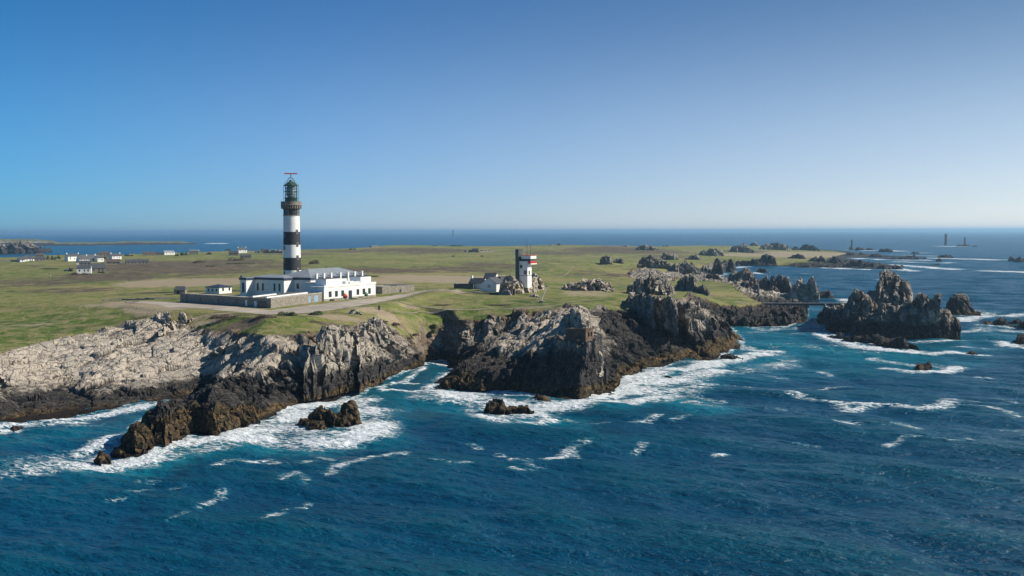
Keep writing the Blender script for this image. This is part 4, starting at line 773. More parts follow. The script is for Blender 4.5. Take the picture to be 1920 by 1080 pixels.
# far tors, crests and skerries: x0, x1, y of the crest, y of the foot, height of the foot, label
FAR = [
 (1194, 1263, 478, 500, 14, 'long dark rocky ridge at the head of the bay, left of the inlet'), (1250, 1317, 489, 516, 6, 'lower dark cliffs stepping down right of the long rocky ridge'),
 (1333, 1356, 480, 513, 2, 'left one of two dark pillars standing at the inlet mouth'), (1361, 1378, 481, 508, 2, 'right one of two dark pillars standing at the inlet mouth'),
 (1320, 1356, 510, 528, 5, 'small dark crag with a flat ledge left of the inlet water'), (1125, 1148, 477, 489, 17, 'compact dark tor alone on the grass above the pointed crag'),
 (1150, 1170, 482, 489, 16, 'low twin tor just right of the compact tor'), (1238, 1272, 475, 483, 14, 'low dark tor behind the long rocky ridge'), (1282, 1314, 479, 485, 12, 'flat dark tor behind the lower dark cliffs'),
 (1310, 1358, 464, 477, 10, 'broad dark tor on the far green above the inlet pillars'), (1365, 1414, 456.5, 471, 10, 'two-humped dark tor on the far skyline'), (1423, 1480, 452.5, 467, 9, 'largest peaked tor on the far skyline'),
 (1405, 1424, 453.5, 461, 10, 'small skyline tor touching the left of the largest peaked tor'), (1497, 1537, 457, 470, 4, 'dark double tor at the right end of the far green'), (1484, 1499, 462, 468, 5, 'small tor between the largest peaked tor and the double tor'),
 (1375, 1457, 485, 497, 1, 'dark rock bank with a peak along the near side of the sandy flat'), (1425, 1456, 474, 494, 3, 'peaked dark rock rising from the rock bank'), (1474, 1512, 474, 487, 4, 'rounded dark tor on the grass of the long spit'),
 (1510, 1551, 478.5, 494, 3, 'broad dark tor beside the rounded tor on the long spit'), (1552, 1580, 480, 496, 2, 'dark tor where the long spit narrows'), (1578, 1620, 487, 501, 0.5, 'dark humps on the outer part of the long spit'),
 (1616, 1646, 491, 503, 0, 'dark rock near the tip of the long spit'), (1645, 1666, 495, 504.5, 0, 'flat-topped rock at the tip of the long spit'), (1664, 1694, 498.5, 506, 0, 'outermost low rock off the long spit'),
 (1190, 1236, 458.5, 469, 15, 'dark tor with a ragged crest on the skyline above the long rocky ridge'), (1160, 1185, 459.5, 463.5, 16, 'thin dark outcrop on the skyline left of the ragged tor'), (1238, 1260, 460, 466, 10, 'dark block on the skyline right of the ragged tor'),
 (1026, 1042, 457.5, 460.5, 19, 'thin dark rocks on the skyline behind the signal station'), (1043, 1052, 456, 460, 19, 'small dark rocks on the skyline right of the signal station mast'),
 (1418, 1442, 500, 511, 0, 'dark rock islet in the bay behind the jagged pinnacles'),
 (1602, 1622, 463.5, 469.3, 0, 'dark rock right of the short far beacon'), (1623, 1640, 463.5, 469.6, 0, 'second dark rock right of the short far beacon'), (1643, 1676, 464, 472.5, 0, 'wide dark rock, third from the short far beacon'),
 (1609, 1620, 471, 479, 0, 'small round rock in front of the rocks by the short beacon'), (1584, 1604, 470, 480, 1, 'dark rock at the seaward end of the far green'), (1707, 1726, 471.5, 476, 0, 'small rock in broken water out in the far channel'),
 (1757, 1790, 477, 483.5, 0, 'dome shaped dark rock in the far surf line'), (1753, 1768, 483.5, 490, 0, 'little tilted rock just in front of the dome shaped rock'), (1888, 1904, 480, 490, 0, 'left hump of the far reef at the right edge'),
 (1900, 1930, 482, 491.5, 0, 'right hump of the far reef cut off by the right edge'), (1792, 1820, 458.5, 462, 0, 'rock platform carrying the rightmost far lighthouse'), (1822, 1833, 460.5, 462.6, 0, 'tiny flat rock right of the rightmost far lighthouse'),
 (1628, 1658, 474, 482, 0, 'dark rock hump at the landward end of the tidal reef'), (1660, 1740, 481, 486, 0, 'long low tidal reef of dark rock pointing out to sea'), (1741, 1766, 495, 498, 0, 'low rock in the white water beyond the long spit'),
 (1300, 1330, 507, 517, 3, 'dark ledge at the water of the inlet head'), (1590, 1603, 465.5, 469, 0, 'rock foot of the short far beacon'),
]
for x0, x1, yt, yb, z0, lab in FAR:
    rs = random.Random(hash_(lab)); n = max(4, int((x1 - x0) / 5)); top = []
    pk = rs.uniform(0.3, 0.7)
    for i in range(n + 1):
        t = i / n; e = 1 - abs((t - pk) / (pk if t < pk else 1 - pk)) ** 3.2; e = max(0.12, e * rs.uniform(0.62, 1.0)) if 0 < i < n else 0.05
        top.append((x0 + (x1 - x0) * t, yb + (yt - yb) * (e if abs(t - pk) > 0.5 / n else 1)))
    bp = P((x0 + x1) / 2, yb, z0)
    crag('far_rock', lab, 'rock', [R(top=top, base=[(x0, yb), (x1, yb)], zb0=z0, th=max(3, (x1 - x0) * bp[1] / 1920 * 0.3), cw=max(2, (x1 - x0) * bp[1] / 1920 / 9), jag=0.5, sink=4)], zb=25 if z0 < 6 else 3, pale=0.3, och=-5, sea=(z0 <= 0 and bp[1] < 1500))
crag('rock_headland', 'rugged rocky headland behind the houses at the left edge of the bay', 'crag', [
    R(top=[(-120, 462), (-40, 458), (0, 460), (12, 457), (25, 453), (40, 452), (52, 454), (66, 461), (72, 470)], base=[(-120, 479), (72, 474)], zb0=1, th=60, cw=14, jag=0.5, amp=3.5, steep=0.8),
    R(top=[(66, 468), (76, 463), (84, 467), (92, 465), (98, 471)], base=[(66, 474), (98, 473)], zb0=0, th=25, cw=10, jag=0.5, amp=3)], zb=14, pale=0.25, och=1)

# ------------------------------------------------------------------ the sea
print('sea')
su = np.arange(-0.60, 0.60, 0.0017); swr = np.concatenate([np.arange(math.log(95), math.log(620), 0.0030), np.arange(math.log(620), math.log(4000), 0.006), np.arange(math.log(4000), math.log(110000), 0.06)])
SU, SW = np.meshgrid(su, swr); SY = np.exp(SW); SX = SU * SY; rs = random.Random(5); Z = np.zeros(SX.shape)
cell = np.maximum(SY * 0.0017, SY * np.where(SY < 620, 0.0030, 0.006))
for i in range(34):
    lam = 1.9 * (1.135 ** i) if i < 26 else 52.0 / (1 + 0.07 * (i - 26)); th = math.radians(205 + rs.gauss(0, 24)); kx, ky = math.sin(th), math.cos(th)
    a = 0.0125 * lam ** 0.72 * 1.05; ph = rs.uniform(0, 6.28); wob = fbm2(SX / (lam * 3), SY / (lam * 3), 200 + i, 2) * 1.6
    fade = sstep(0.42, 0.22, cell / lam); q = np.sin((kx * SX + ky * SY) * 6.2832 / lam + ph + wob)
    Z += fade * a * (q + 0.25 * np.sin(2 * ((kx * SX + ky * SY) * 6.2832 / lam + ph + wob) + 1.57))
foam = np.zeros(SX.shape); aqua = np.zeros(SX.shape)
def stroke(A, pts, w, s, world=False):
    p = pts if world else pz(pts); xs = [a[0] for a in p]; ys = [a[1] for a in p]; r = w * 1.6
    rr = np.where((swr > math.log(max(min(ys) - r, 90))) & (swr < math.log(max(ys) + r)))[0]
    if len(rr) == 0: return
    r0, r1 = rr[0], rr[-1] + 1; k = [(x + sgn * r) / y for x, y in zip(xs, ys) for sgn in (-1, 1)]; k += [(x + sgn * r) / max(y - r, 90) for x, y in zip(xs, ys) for sgn in (-1, 1)]
    c0 = max(0, int((min(k) + 0.60) / 0.0017)); c1 = int((max(k) + 0.60) / 0.0017) + 2
    if c1 <= 0 or c0 >= SX.shape[1]: return
    d = seg_dist(SX[r0:r1, c0:c1], SY[r0:r1, c0:c1], p); v = s * np.clip(1.35 - d / w, 0, 1); fs_ = 3.5 + w * 0.8; v = v * (0.82 + 0.55 * fbm2(SX[r0:r1, c0:c1] / fs_, SY[r0:r1, c0:c1] / fs_, 900, 3)); S = A[r0:r1, c0:c1]; np.maximum(S, v, out=S)
FS = [([(-260, 850), (-100, 828), (0, 803), (60, 793), (130, 783), (200, 775), (260, 768)], 4, .85), ([(-60, 832), (0, 812), (90, 797), (150, 790)], 3, .75), ([(250, 768), (300, 757), (350, 751), (388, 745)], 3, .75),
 ([(130, 800), (180, 792)], 2.5, .5), ([(305, 772), (345, 762)], 2.2, .6), ([(90, 878), (140, 868), (190, 858), (222, 850)], 9, .8), ([(150, 845), (190, 832), (216, 822)], 4, .75), ([(95, 887), (150, 884), (215, 876), (250, 862)], 3, 1), ([(60, 865), (100, 850)], 6, .45),
 ([(212, 868), (270, 858), (330, 836), (400, 826), (440, 818), (480, 803), (530, 790), (560, 775), (600, 762)], 6, 1), ([(260, 866), (340, 848), (420, 838)], 5, .6), ([(400, 828), (480, 822), (560, 826), (630, 828), (690, 815), (700, 795)], 7, .95),
 ([(520, 790), (555, 770), (610, 758), (660, 748), (680, 748)], 6, .95), ([(500, 805), (550, 800), (580, 815)], 6, .75), ([(690, 800), (685, 770), (650, 752)], 7, .75), ([(660, 745), (700, 730), (760, 712), (795, 690)], 1.8, .75),
 ([(700, 775), (740, 770)], 6, .4), ([(720, 736), (745, 733), (780, 732)], 2.4, .95), ([(762, 718), (778, 719)], 2.2, .9), ([(800, 680), (820, 680), (840, 684)], 2.2, .9), ([(850, 698), (836, 708), (815, 722), (800, 738)], 3.5, .8),
 ([(780, 745), (830, 752)], 4, .5), ([(808, 735), (850, 745), (900, 752), (960, 762), (1000, 772)], 7, .9), ([(830, 733), (880, 741), (940, 741), (985, 745)], 4, .85), ([(885, 765), (900, 785), (950, 796), (1010, 795), (1028, 785)], 3.5, .95),
 ([(900, 775), (950, 780), (1010, 778)], 5, .8), ([(1000, 765), (1060, 762), (1110, 756), (1180, 752), (1240, 745)], 6, 1), ([(1112, 745), (1160, 730), (1190, 712), (1230, 697), (1270, 690), (1330, 684), (1380, 672), (1430, 664)], 7, 1.05),
 ([(1180, 735), (1240, 718), (1300, 705), (1340, 696)], 8, .85), ([(1200, 750), (1260, 735), (1330, 720)], 8, .6), ([(1392, 652), (1420, 655), (1450, 657)], 5, .95), ([(1360, 700), (1430, 690), (1480, 680)], 7, .5), ([(1400, 672), (1470, 668)], 5, .5),
 ([(1300, 755), (1330, 762)], 3, .6), ([(1366, 612), (1400, 613), (1440, 618), (1500, 614), (1540, 608)], 4, .7), ([(1400, 625), (1500, 628)], 3, .45), ([(1370, 640), (1430, 640)], 4, .35), ([(1420, 655), (1520, 645), (1600, 650)], 6, .35),
 ([(1530, 622), (1560, 637), (1600, 648), (1660, 655), (1720, 662)], 5, .95), ([(1640, 650), (1720, 664), (1790, 660), (1840, 665)], 5, .85), ([(1680, 640), (1760, 642), (1800, 640)], 3, .6), ([(1800, 650), (1850, 655)], 4, .6),
 ([(1640, 672), (1690, 682), (1720, 686)], 4, .65), ([(1660, 690), (1705, 700), (1760, 698), (1790, 690)], 4, .85), ([(1750, 685), (1800, 690)], 5, .6), ([(1800, 600), (1830, 597), (1880, 592), (1930, 590)], 7, .8), ([(1805, 625), (1850, 615), (1930, 622)], 6, .7), ([(1870, 640), (1895, 650), (1940, 654)], 5, .85), ([(1500, 650), (1560, 660), (1640, 665)], 6, .25),
 ([(1335, 722), (1400, 725), (1450, 731), (1480, 738), (1505, 744)], 1.3, .8), ([(1480, 740), (1498, 745)], 2, .85), ([(1515, 748), (1570, 755), (1620, 756), (1680, 761), (1730, 768), (1765, 763)], 1.7, .98), ([(1575, 756), (1595, 768), (1625, 758)], 2.4, 1),
 ([(1735, 770), (1770, 760), (1785, 752), (1825, 753)], 3.2, 1.05), ([(1800, 760), (1850, 766), (1880, 770), (1905, 780)], 1.4, .8), ([(1505, 727), (1545, 728), (1595, 725)], 1.6, .65), ([(1430, 705), (1470, 710)], 2, .5), ([(1870, 746), (1925, 760)], 1.4, .7),
 ([(1575, 792), (1602, 798)], 2.0, .8), ([(1680, 797), (1712, 804)], 2.2, .7), ([(1650, 797), (1665, 800)], 1.2, .6), ([(1665, 832), (1690, 825), (1730, 821), (1765, 826)], 1.2, .7), ([(1770, 824), (1790, 832), (1812, 830), (1815, 822)], 1.1, .65), ([(1878, 802), (1925, 803)], 1.8, .7), ([(1832, 708), (1852, 709)], 2, .85),
 ([(1540, 700), (1560, 705)], 2, .5), ([(1450, 765), (1465, 768)], 2, .5), ([(1500, 828), (1525, 828)], 1.5, .5), ([(1028, 860), (1055, 851), (1068, 840), (1100, 831)], 1.7, .95), ([(1064, 846), (1080, 855)], 1.2, .8), ([(1188, 846), (1203, 841), (1207, 833)], 1.1, .85), ([(1342, 852), (1356, 850)], 1.0, 1.1),
 ([(963, 861), (988, 862), (996, 874), (1012, 878)], 1.1, .85), ([(960, 880), (1000, 884)], 0.9, .75), ([(885, 826), (895, 834)], 1.1, .8), ([(935, 846), (945, 852)], 1, .8), ([(805, 865), (850, 872), (880, 873)], 1.0, .6), ([(618, 887), (640, 872), (680, 863), (710, 857), (757, 853)], 1.5, .95),
 ([(530, 902), (545, 892), (556, 885)], 1.1, .85), ([(560, 885), (575, 895), (570, 910)], .9, .6), ([(577, 935), (570, 945), (545, 955), (515, 972), (495, 976)], 0.9, .8), ([(398, 877), (425, 868), (445, 865), (470, 868), (500, 862)], 1.4, .85), ([(510, 868), (560, 872), (600, 862), (620, 864)], 1.1, .7),
 ([(417, 915), (412, 930), (395, 940), (372, 955)], 1.0, .8), ([(350, 965), (320, 980)], .8, .7), ([(205, 939), (225, 938)], 1.0, .8), ([(240, 925), (280, 918)], .9, .5), ([(260, 900), (290, 902)], 1, .6), ([(320, 912), (345, 910)], .9, .5), ([(1188, 788), (1215, 786), (1232, 780)], 1.4, .8), ([(1264, 786), (1300, 780)], 1.2, .8), ([(1060, 782), (1090, 790), (1135, 788)], 1.2, .6), ([(1240, 735), (1300, 740), (1350, 755)], 3, .5),
 # far white water
 ([(1379, 498), (1450, 497.5), (1560, 503), (1690, 507)], 14, .9), ([(1380, 502), (1400, 500)], 14, .8), ([(1305, 517), (1345, 518), (1370, 512)], 9, .7), ([(1310, 522), (1340, 524)], 5, .8), ([(1415, 512), (1430, 514)], 8, .9), ([(1685, 491), (1740, 493), (1780, 493)], 30, .7), ([(1680, 497), (1720, 500), (1790, 505)], 26, .9), ([(1690, 505), (1712, 508)], 16, .95),
 ([(1850, 508), (1890, 509), (1940, 511)], 26, .95), ([(1600, 484.5), (1660, 487), (1740, 488)], 22, .8), ([(1735, 484), (1790, 485), (1830, 486), (1890, 488)], 40, .85), ([(1672, 470), (1690, 471)], 40, .8), ([(1680, 478), (1745, 480)], 30, .6), ([(1768, 461.6), (1795, 462)], 60, .9), ([(1590, 468.6), (1606, 469)], 30, .9), ([(1625, 469.8), (1640, 470)], 30, .9), ([(1540, 560), (1580, 560), (1590, 565)], 7, .9), ([(1705, 475), (1740, 474)], 30, .6), ([(1500, 513), (1540, 516)], 6, .4), ([(1830, 586), (1870, 590)], 8, .7),
 ([(375, 458.5), (390, 458.7)], 60, .8), ([(402, 456.5), (412, 456.5)], 70, .9), ([(420, 456), (428, 456)], 60, .8), ([(438, 455.5), (446, 455.5)], 60, .8), ([(190, 461), (210, 461)], 30, .6), ([(1480, 457), (1500, 457)], 50, .6), ([(1645, 525), (1660, 524)], 5, .5)]
for q in FS:
    p, w_, s_ = q
    if w_ <= 3.3 and p[0][1] > 745 and not (p[0][0] < 560 and p[0][1] < 870 and p[0][0] < 360): w_, s_ = w_ * 1.15 + .2, s_ * 0.82
    elif w_ <= 1.5: w_, s_ = w_ * 1.2, s_ * 0.85
    if min(a[1] for a in p) < 515: w_ *= 0.6
    if q[1] <= 1.25: s_ *= 0.74
    elif q[1] <= 2.5 and p[0][1] > 770: s_ *= 0.9
    if q[1] >= 4 and q[2] >= .75: s_ *= 1.22
    stroke(foam, p, w_, s_)
for f in FOOT: stroke(foam, f, 3.2, 0.7, True)
cst = coast[2:coast.index(P(1534, 564, 0)[:2])]
for i in range(0, len(cst) - 1, 6): stroke(foam, cst[i:i + 7], 2.0, 0.62, True); stroke(aqua, cst[i:i + 7], 12, 0.3, True)
for p, w_, s_ in [([(1150, 760), (1240, 748), (1330, 768)], 9, .75), ([(1290, 755), (1340, 768)], 6, .9), ([(1380, 620), (1440, 650), (1540, 665), (1650, 670)], 30, .6), ([(1560, 625), (1700, 660), (1850, 640), (1930, 620)], 22, .4), ([(230, 875), (330, 852), (440, 838), (560, 840), (690, 825)], 11, .65), ([(0, 830), (150, 810), (300, 780)], 10, .35), ([(780, 750), (900, 770), (1030, 790)], 13, .55), ([(700, 740), (760, 755), (700, 790)], 13, .4), ([(1200, 730), (1300, 700), (1440, 670)], 17, .6), ([(1700, 690), (1800, 680)], 12, .4), ([(1360, 700), (1500, 690), (1620, 690)], 22, .3)]: stroke(aqua, p, w_, s_)
Z = Z * (1 - 0.3 * foam) + sstep(0.35, 0.9, foam) * (0.15 + 0.55 * np.abs(fbm2(SX / 2.2, SY / 2.2, 555, 4))) * sstep(700, 400, SY)
I = np.arange(SX.size).reshape(SX.shape); Fq = np.stack([I[:-1, :-1].ravel(), I[:-1, 1:].ravel(), I[1:, 1:].ravel(), I[1:, :-1].ravel()], 1)
me = npmesh('sea', np.stack([SX, SY, Z], -1).reshape(-1, 3), Fq); fattr(me, 'foam', foam); fattr(me, 'aqua', aqua)
me.polygons.foreach_set('use_smooth', np.ones(len(me.polygons), bool))
tag(link('sea', me, MATS['sea']), kind='structure')
# plain sea behind and beside the camera
m2 = MB(); 
for x0, x1, y0, y1 in ((-9000, 9000, -9000, 60),): m2.box(x0, x1, y0, y1, -3.0, -1.0)
me = m2.build('outer_sea', MATS['sea']); tag(me, kind='structure')
# ------------------------------------------------------------------ lighthouse
GZ = 21.4
LX, LY = P(548.5, 545, GZ)[:2]; LYD = LY
def lz(py): return CAMH - (py - 434.9) * LYD / 1920
lh = empty('lighthouse', (LX, LY, GZ), 0, 'tall black and white banded lighthouse with a red radar bar on top', 'lighthouse')
def rad(py): return 3.85 + (py - 403) / (517 - 403) * 0.42
def band(a, b, mat, nm):
    MB().lathe([(rad(b), lz(b) - GZ), (rad((a + b) / 2), lz((a + b) / 2) - GZ), (rad(a), lz(a) - GZ)], 48).build(nm, mat, lh, True)
band(404.7, 434.8, TOWERW, 'white_band'); band(434.8, 459, TOWERB, 'black_band'); band(459, 483, TOWERW, 'white_band'); band(483, 506.5, TOWERB, 'black_band'); band(506.5, 546, TOWERW, 'white_band')
MB().lathe([(4.05, lz(404.9) - GZ), (4.05, lz(403.6) - GZ)], 48).build('stone_ring', STONE, lh, True)
band(393, 403.6, BLACKP, 'black_band')
vaz = math.atan2(-LX, -LY)                                     # direction back to the camera
def on_tower(ang, r, z): a = math.atan2(-LY, -LX) + ang; return (r * math.cos(a), r * math.sin(a), z), a
def win(ang, py, w=1.3, h=2.1):
    z = lz(py) - GZ; r = rad(py); (x, y, _), a = on_tower(ang, r, 0)
    m = MB().box(-0.25, 0.16, -w / 2, w / 2, -h / 2, h / 2).build('window_surround', STONE, lh); m.location = (x, y, z); m.rotation_euler = (0, 0, a)
    g = MB().box(0.14, 0.19, -w * .28, w * .28, -h * .33, h * .33).build('window', GLASS, m)
for py in (434.5, 458.7, 482.5, 506): win(math.radians(40), py)
for py in (441, 464.5, 488, 512): win(math.radians(-60), py, 1.2, 2.0)
win(math.radians(52), 398.5, 1.4, 2.3); win(math.radians(-30), 398.5, 1.4, 2.3)
MB().lathe([(4.0, lz(393.2) - GZ), (4.75, lz(386.5) - GZ)], 48).build('corbel_wall', STONED, lh, True)
cb = MB()
for i in range(26):
    a = 2 * math.pi * i / 26
    b_ = MB(); b_.bm.free(); q = [(4.0, -0.24), (4.9, -0.24), (4.9, 0.24), (4.0, 0.24)]; q = [(x * math.cos(a) - y * math.sin(a), x * math.sin(a) + y * math.cos(a)) for x, y in q]
    cb.prism(q, lz(391.5) - GZ, lz(385.8) - GZ)
cb.build('corbels', STONE, lh)
MB().lathe([(5.0, lz(386) - GZ), (5.15, lz(385.2) - GZ), (4.95, lz(385) - GZ), (4.95, lz(379.5) - GZ), (5.05, lz(379.3) - GZ), (5.05, lz(378.3) - GZ), (4.6, lz(378.3) - GZ), (4.6, lz(383) - GZ)], 48).build('gallery', STONE, lh, True)
MB().lathe([(3.0, lz(383) - GZ), (3.0, lz(371.5) - GZ), (3.1, lz(371) - GZ)], 32).build('lantern_base', GREEND, lh, True)
op = MB().lathe([(1.7, lz(371) - GZ), (2.2, lz(366) - GZ), (2.2, lz(361) - GZ), (1.7, lz(360) - GZ), (2.2, lz(359) - GZ), (2.2, lz(352) - GZ), (1.6, lz(349) - GZ)], 24).build('optic', OPTIC, lh, True)
fr = MB()
for i in range(16):
    a = 2 * math.pi * i / 16; c_, s_ = math.cos(a), math.sin(a); fr.tube((2.9 * c_, 2.9 * s_, lz(371.5) - GZ), (2.9 * c_, 2.9 * s_, lz(348) - GZ), 0.09, 5)
for py in (371, 365.5, 359.5, 353.5, 348.5): fr.lathe([(2.82, lz(py) - GZ - .12), (3.0, lz(py) - GZ - .12), (3.0, lz(py) - GZ + .12), (2.82, lz(py) - GZ + .12)], 32, cap=False)
fr.build('lantern_frame', GREEND, lh)
ou = MB()
for i in range(8):
    a = 2 * math.pi * (i + .3) / 8; c_, s_ = math.cos(a), math.sin(a); ou.tube((3.6 * c_, 3.6 * s_, lz(378.5) - GZ), (3.6 * c_, 3.6 * s_, lz(348) - GZ), 0.08, 5); ou.tube((3.6 * c_, 3.6 * s_, lz(348.2) - GZ), (0.9 * c_, 0.9 * s_, lz(334.5) - GZ), 0.09, 5)
for py in (372, 360, 349): ou.lathe([(3.55, lz(py) - GZ - .07), (3.66, lz(py) - GZ - .07), (3.66, lz(py) - GZ + .07), (3.55, lz(py) - GZ + .07)], 32, cap=False)
ou.lathe([(0.85, lz(334.6) - GZ), (1.0, lz(334.6) - GZ), (1.0, lz(334) - GZ), (0.85, lz(334) - GZ)], 16)
ou.build('outer_cage', GREEND, lh)
MB().lathe([(3.3, lz(348.6) - GZ), (3.3, lz(347.8) - GZ), (2.3, lz(344.5) - GZ), (1.1, lz(341.5) - GZ), (0.9, lz(340.8) - GZ), (0.8, lz(338.8) - GZ), (0.1, lz(338) - GZ)], 24).build('lantern_roof', GREEND, lh, True)
rm = MB().tube((0, 0, lz(334.6) - GZ), (0, 0, lz(327) - GZ), 0.22, 8).build('radar_mast', METAL, lh)
ra = MB().box(-3.1, 3.1, -0.28, 0.28, -0.2, 0.35).build('radar_antenna', REDF, lh); ra.location = (0, 0, lz(326.6) - GZ); ra.rotation_euler = (0, 0, math.radians(14))

# ------------------------------------------------------------------ white museum building at the foot of the lighthouse
ANG = math.atan2(.87, .49); K5 = (-88.6, 449.8)
mus = empty('museum_building', (K5[0], K5[1], GZ), ANG, 'long white flat fronted building with grey zinc roofs at the foot of the lighthouse', 'building')
wallp = [(0, 0), (40, 0), (40, 18), (8, 18), (8, 30.6), (-11.5, 30.6), (-11.5, 27), (-6.3, 27), (-6.3, 9.7), (0, 9.7)]
MB().prism(wallp, -0.3, 7.4).build('rear_wall', WHITE, mus)
def offs(poly, d):
    out = []; n = len(poly)
    for i in range(n):
        p0, p1, p2 = Vector(poly[i - 1]), Vector(poly[i]), Vector(poly[(i + 1) % n]); e1 = (p1 - p0).normalized(); e2 = (p2 - p1).normalized()
        n1 = Vector((e1.y, -e1.x)); n2 = Vector((e2.y, -e2.x)); out.append(tuple(p1 + (n1 + n2) * d))
    return out
MB().prism(offs(wallp, 0.35), 7.4, 8.3).build('cornice', NAVY, mus)
MB().prism(offs(wallp, 0.1), 8.3, 8.45).hip(-6.0, 7.5, 10, 30, 8.46, 9.5).build('wing_roof', ZINC, mus)
rr_ = MB().hip(-0.4, 40.4, -0.4, 19.0, 8.5, 11.9).build('main_roof', ZINC, mus)
MB().tube((22, 9.3, 11.7), (22, 9.3, 12.6), .3, 8).build('roof_finial', METAL, mus)
MB().box(-19.7, 15.2, -24, -16.5, -0.3, 5.6).build('front_wall', WHITE, mus)
MB().prism([(-19.9, -24.2), (15.4, -24.2), (15.4, -16.3), (-19.9, -16.3)], 5.6, 6.0).box(-19.9, 15.4, -24.2, -23.7, 6.0, 6.5).build('front_parapet', WHITE, mus)
MB().box(-5, 15, -16.5, 0.0, -0.3, 6.4).build('link_wall', WHITE, mus)
MB().box(-5.1, 15.1, -16.4, -0.02, 6.4, 6.6).build('link_roof', ROOFG, mus)
MB().box(-16.6, -6.2, -22.6, -17, 6.0, 8.9).build('roof_pavilion', WHITE, mus); MB().box(-16.4, -6.4, -22.4, -17.2, 8.9, 9.02).build('pavilion_roof', FLAT, mus)
MB().box(6.4, 13.8, -22.6, -16.6, 6.0, 8.9).build('roof_pavilion', WHITE, mus); MB().box(6.6, 13.6, -22.4, -16.8, 8.9, 9.02).build('pavilion_roof', FLAT, mus)
MB().box(-3.2, 3.6, -24.3, -23.5, 6.5, 7.3).build('door_pediment', WHITE, mus)
MB().box(-2.5, 3.0, -21.5, -17.5, 6.0, 7.4).build('skylight', WHITE, mus)
def tfront(px, oy=0):
    k = (px - 960) / 1920; return (420.8 * k + 77.3) / (.5 - .866 * k) - 19.7
def mwin(face, c, z, w=1.5, h=1.9, xf=None, nm='window', mat=None):
    if face == 'y':   # on a wall looking along -y
        f = MB().box(c - w / 2 - .12, c + w / 2 + .12, xf - .05, xf + .2, z - h / 2 - .12, z + h / 2 + .12).build('window_frame' if nm == 'window' else 'door_frame', CONC, mus); g = MB().box(c - w / 2, c + w / 2, xf - .09, xf + .1, z - h / 2, z + h / 2).build(nm, mat or GLASS, mus)
    else:
        f = MB().box(xf - .05, xf + .2, c - w / 2 - .12, c + w / 2 + .12, z - h / 2 - .12, z + h / 2 + .12).build('window_frame', CONC, mus); g = MB().box(xf - .09, xf + .1, c - w / 2, c + w / 2, z - h / 2, z + h / 2).build(nm, mat or GLASS, mus)
    f.parent = g
MB().box(-19.75, 15.25, -24.06, -24.0, .0, .9).build('plinth', CONC, mus)
for px in (618.7, 630.6, 642.5, 671.5, 683, 693.5): mwin('y', tfront(px), 2.7, 1.7, 2.3, -24)
mwin('y', tfront(657), 1.75, 2.2, 3.7, -24, 'door', GLASS)
for c in (1.9, 7.3): mwin('x', c, 4.6, 1.3, 2.2, 0)
for c in (12.3, 15.2, 22.0, 25.0): mwin('x', c, 4.2, 0.9, 3.2, -6.3)
mwin('x', 28.8, 4.0, 1.3, 4.2, -11.5)
mwin('x', -20.2, 2.7, 1.3, 2.0, -19.7)
for a in (4, 9, 14, 20.5, 26, 31, 36.5): MB().box(a - .45, a + .45, -0.45, 0.45, 5.0, 9.9).box(a - .55, a + .55, -.55, .55, 9.9, 10.15).build('chimney', WHITE, mus)
for a in (1.5, 12, 23.5, 34): mwin('y', a, 5.2, 1.2, 1.6, 0)
MB().box(-11.4, -11.1, 29.5, 30.5, 8.4, 9.4).build('roof_vent', METAL, mus)
MB().box(-16, -9, -26.2, -24.05, -.3, .75).build('terrace', STONE, mus); MB().box(3, 12, -26.0, -24.05, -.3, .6).build('terrace', STONE, mus); MB().box(-2.2, 2.2, -27.4, -24.05, -.3, .35).build('front_steps', STONE, mus)

def frame(p0, p1):
    a = math.atan2(p1[1] - p0[1], p1[0] - p0[0]); return a, math.hypot(p1[0] - p0[0], p1[1] - p0[1])
# pavilion with the blue hip roof
pa, pb = P(411, 551, GZ), P(389, 549, GZ)
pv = empty('pavilion', (pa[0], pa[1], GZ), ANG, 'small detached white pavilion with dark blue hipped roof behind the stone range', 'pavilion')
MB().box(0, 8, 0, 8.5, -.3, 2.8).build('wall', WHITE, pv); MB().box(-.3, 8.3, -.3, 8.8, 2.8, 3.15).build('cornice', NAVY, pv); MB().hip(-.25, 8.25, -.25, 8.75, 3.15, 4.2).build('roof', NAVY, pv)
for c in (1.6, 4.2, 6.8): MB().box(-.06, .1, c - .5, c + .5, 1.0, 2.3).build('window', GLASS, pv)
for c in (2.5, 6.5): MB().box(c - .5, c + .5, -.06, .1, 1.2, 2.6).build('window', GLASS, pv)
# the long stone range, lower left
c0 = P(508, 578, GZ); l0 = P(338, 566.5, GZ); an, ln = frame(c0, l0)
st_ = empty('stone_range', (c0[0], c0[1], GZ), an, 'long low stone outbuilding range with flat roofs in front of the lighthouse', 'outbuilding')
MB().box(16.5, ln, -5.5, 0, -.4, 3.3).build('stone_wall', STONE, st_)            # local +x runs along the shaded wall, local -y is inwards
x = 17.0
for wd, mt in ((8, ROOFG), (1.2, FLAT), (11, ROOFG), (1.5, STONE), (9, ROOFG), (1, FLAT), (7.5, ROOFG)):
    if x + wd > ln - .3: wd = ln - .3 - x
    if wd > 0.3: MB().box(x, x + wd - .15, -5.2, -.35, 3.3, 3.42).build('roof_slab', mt, st_)
    x += wd
MB().box(16.5, ln, -.35, 0.06, 3.3, 3.62).build('coping', STONE, st_)
cr = P(604, 565, GZ); a2, ln2 = frame(c0, cr); da = a2 - an; ux, uy = math.cos(da), math.sin(da)
blk = [(0, 0), (16.5, 0), (16.5 + ux * ln2 * .9, uy * ln2 * .9), (ux * ln2, uy * ln2)]
MB().prism(blk, -.4, 3.5).build('corner_wall', STONE, st_)
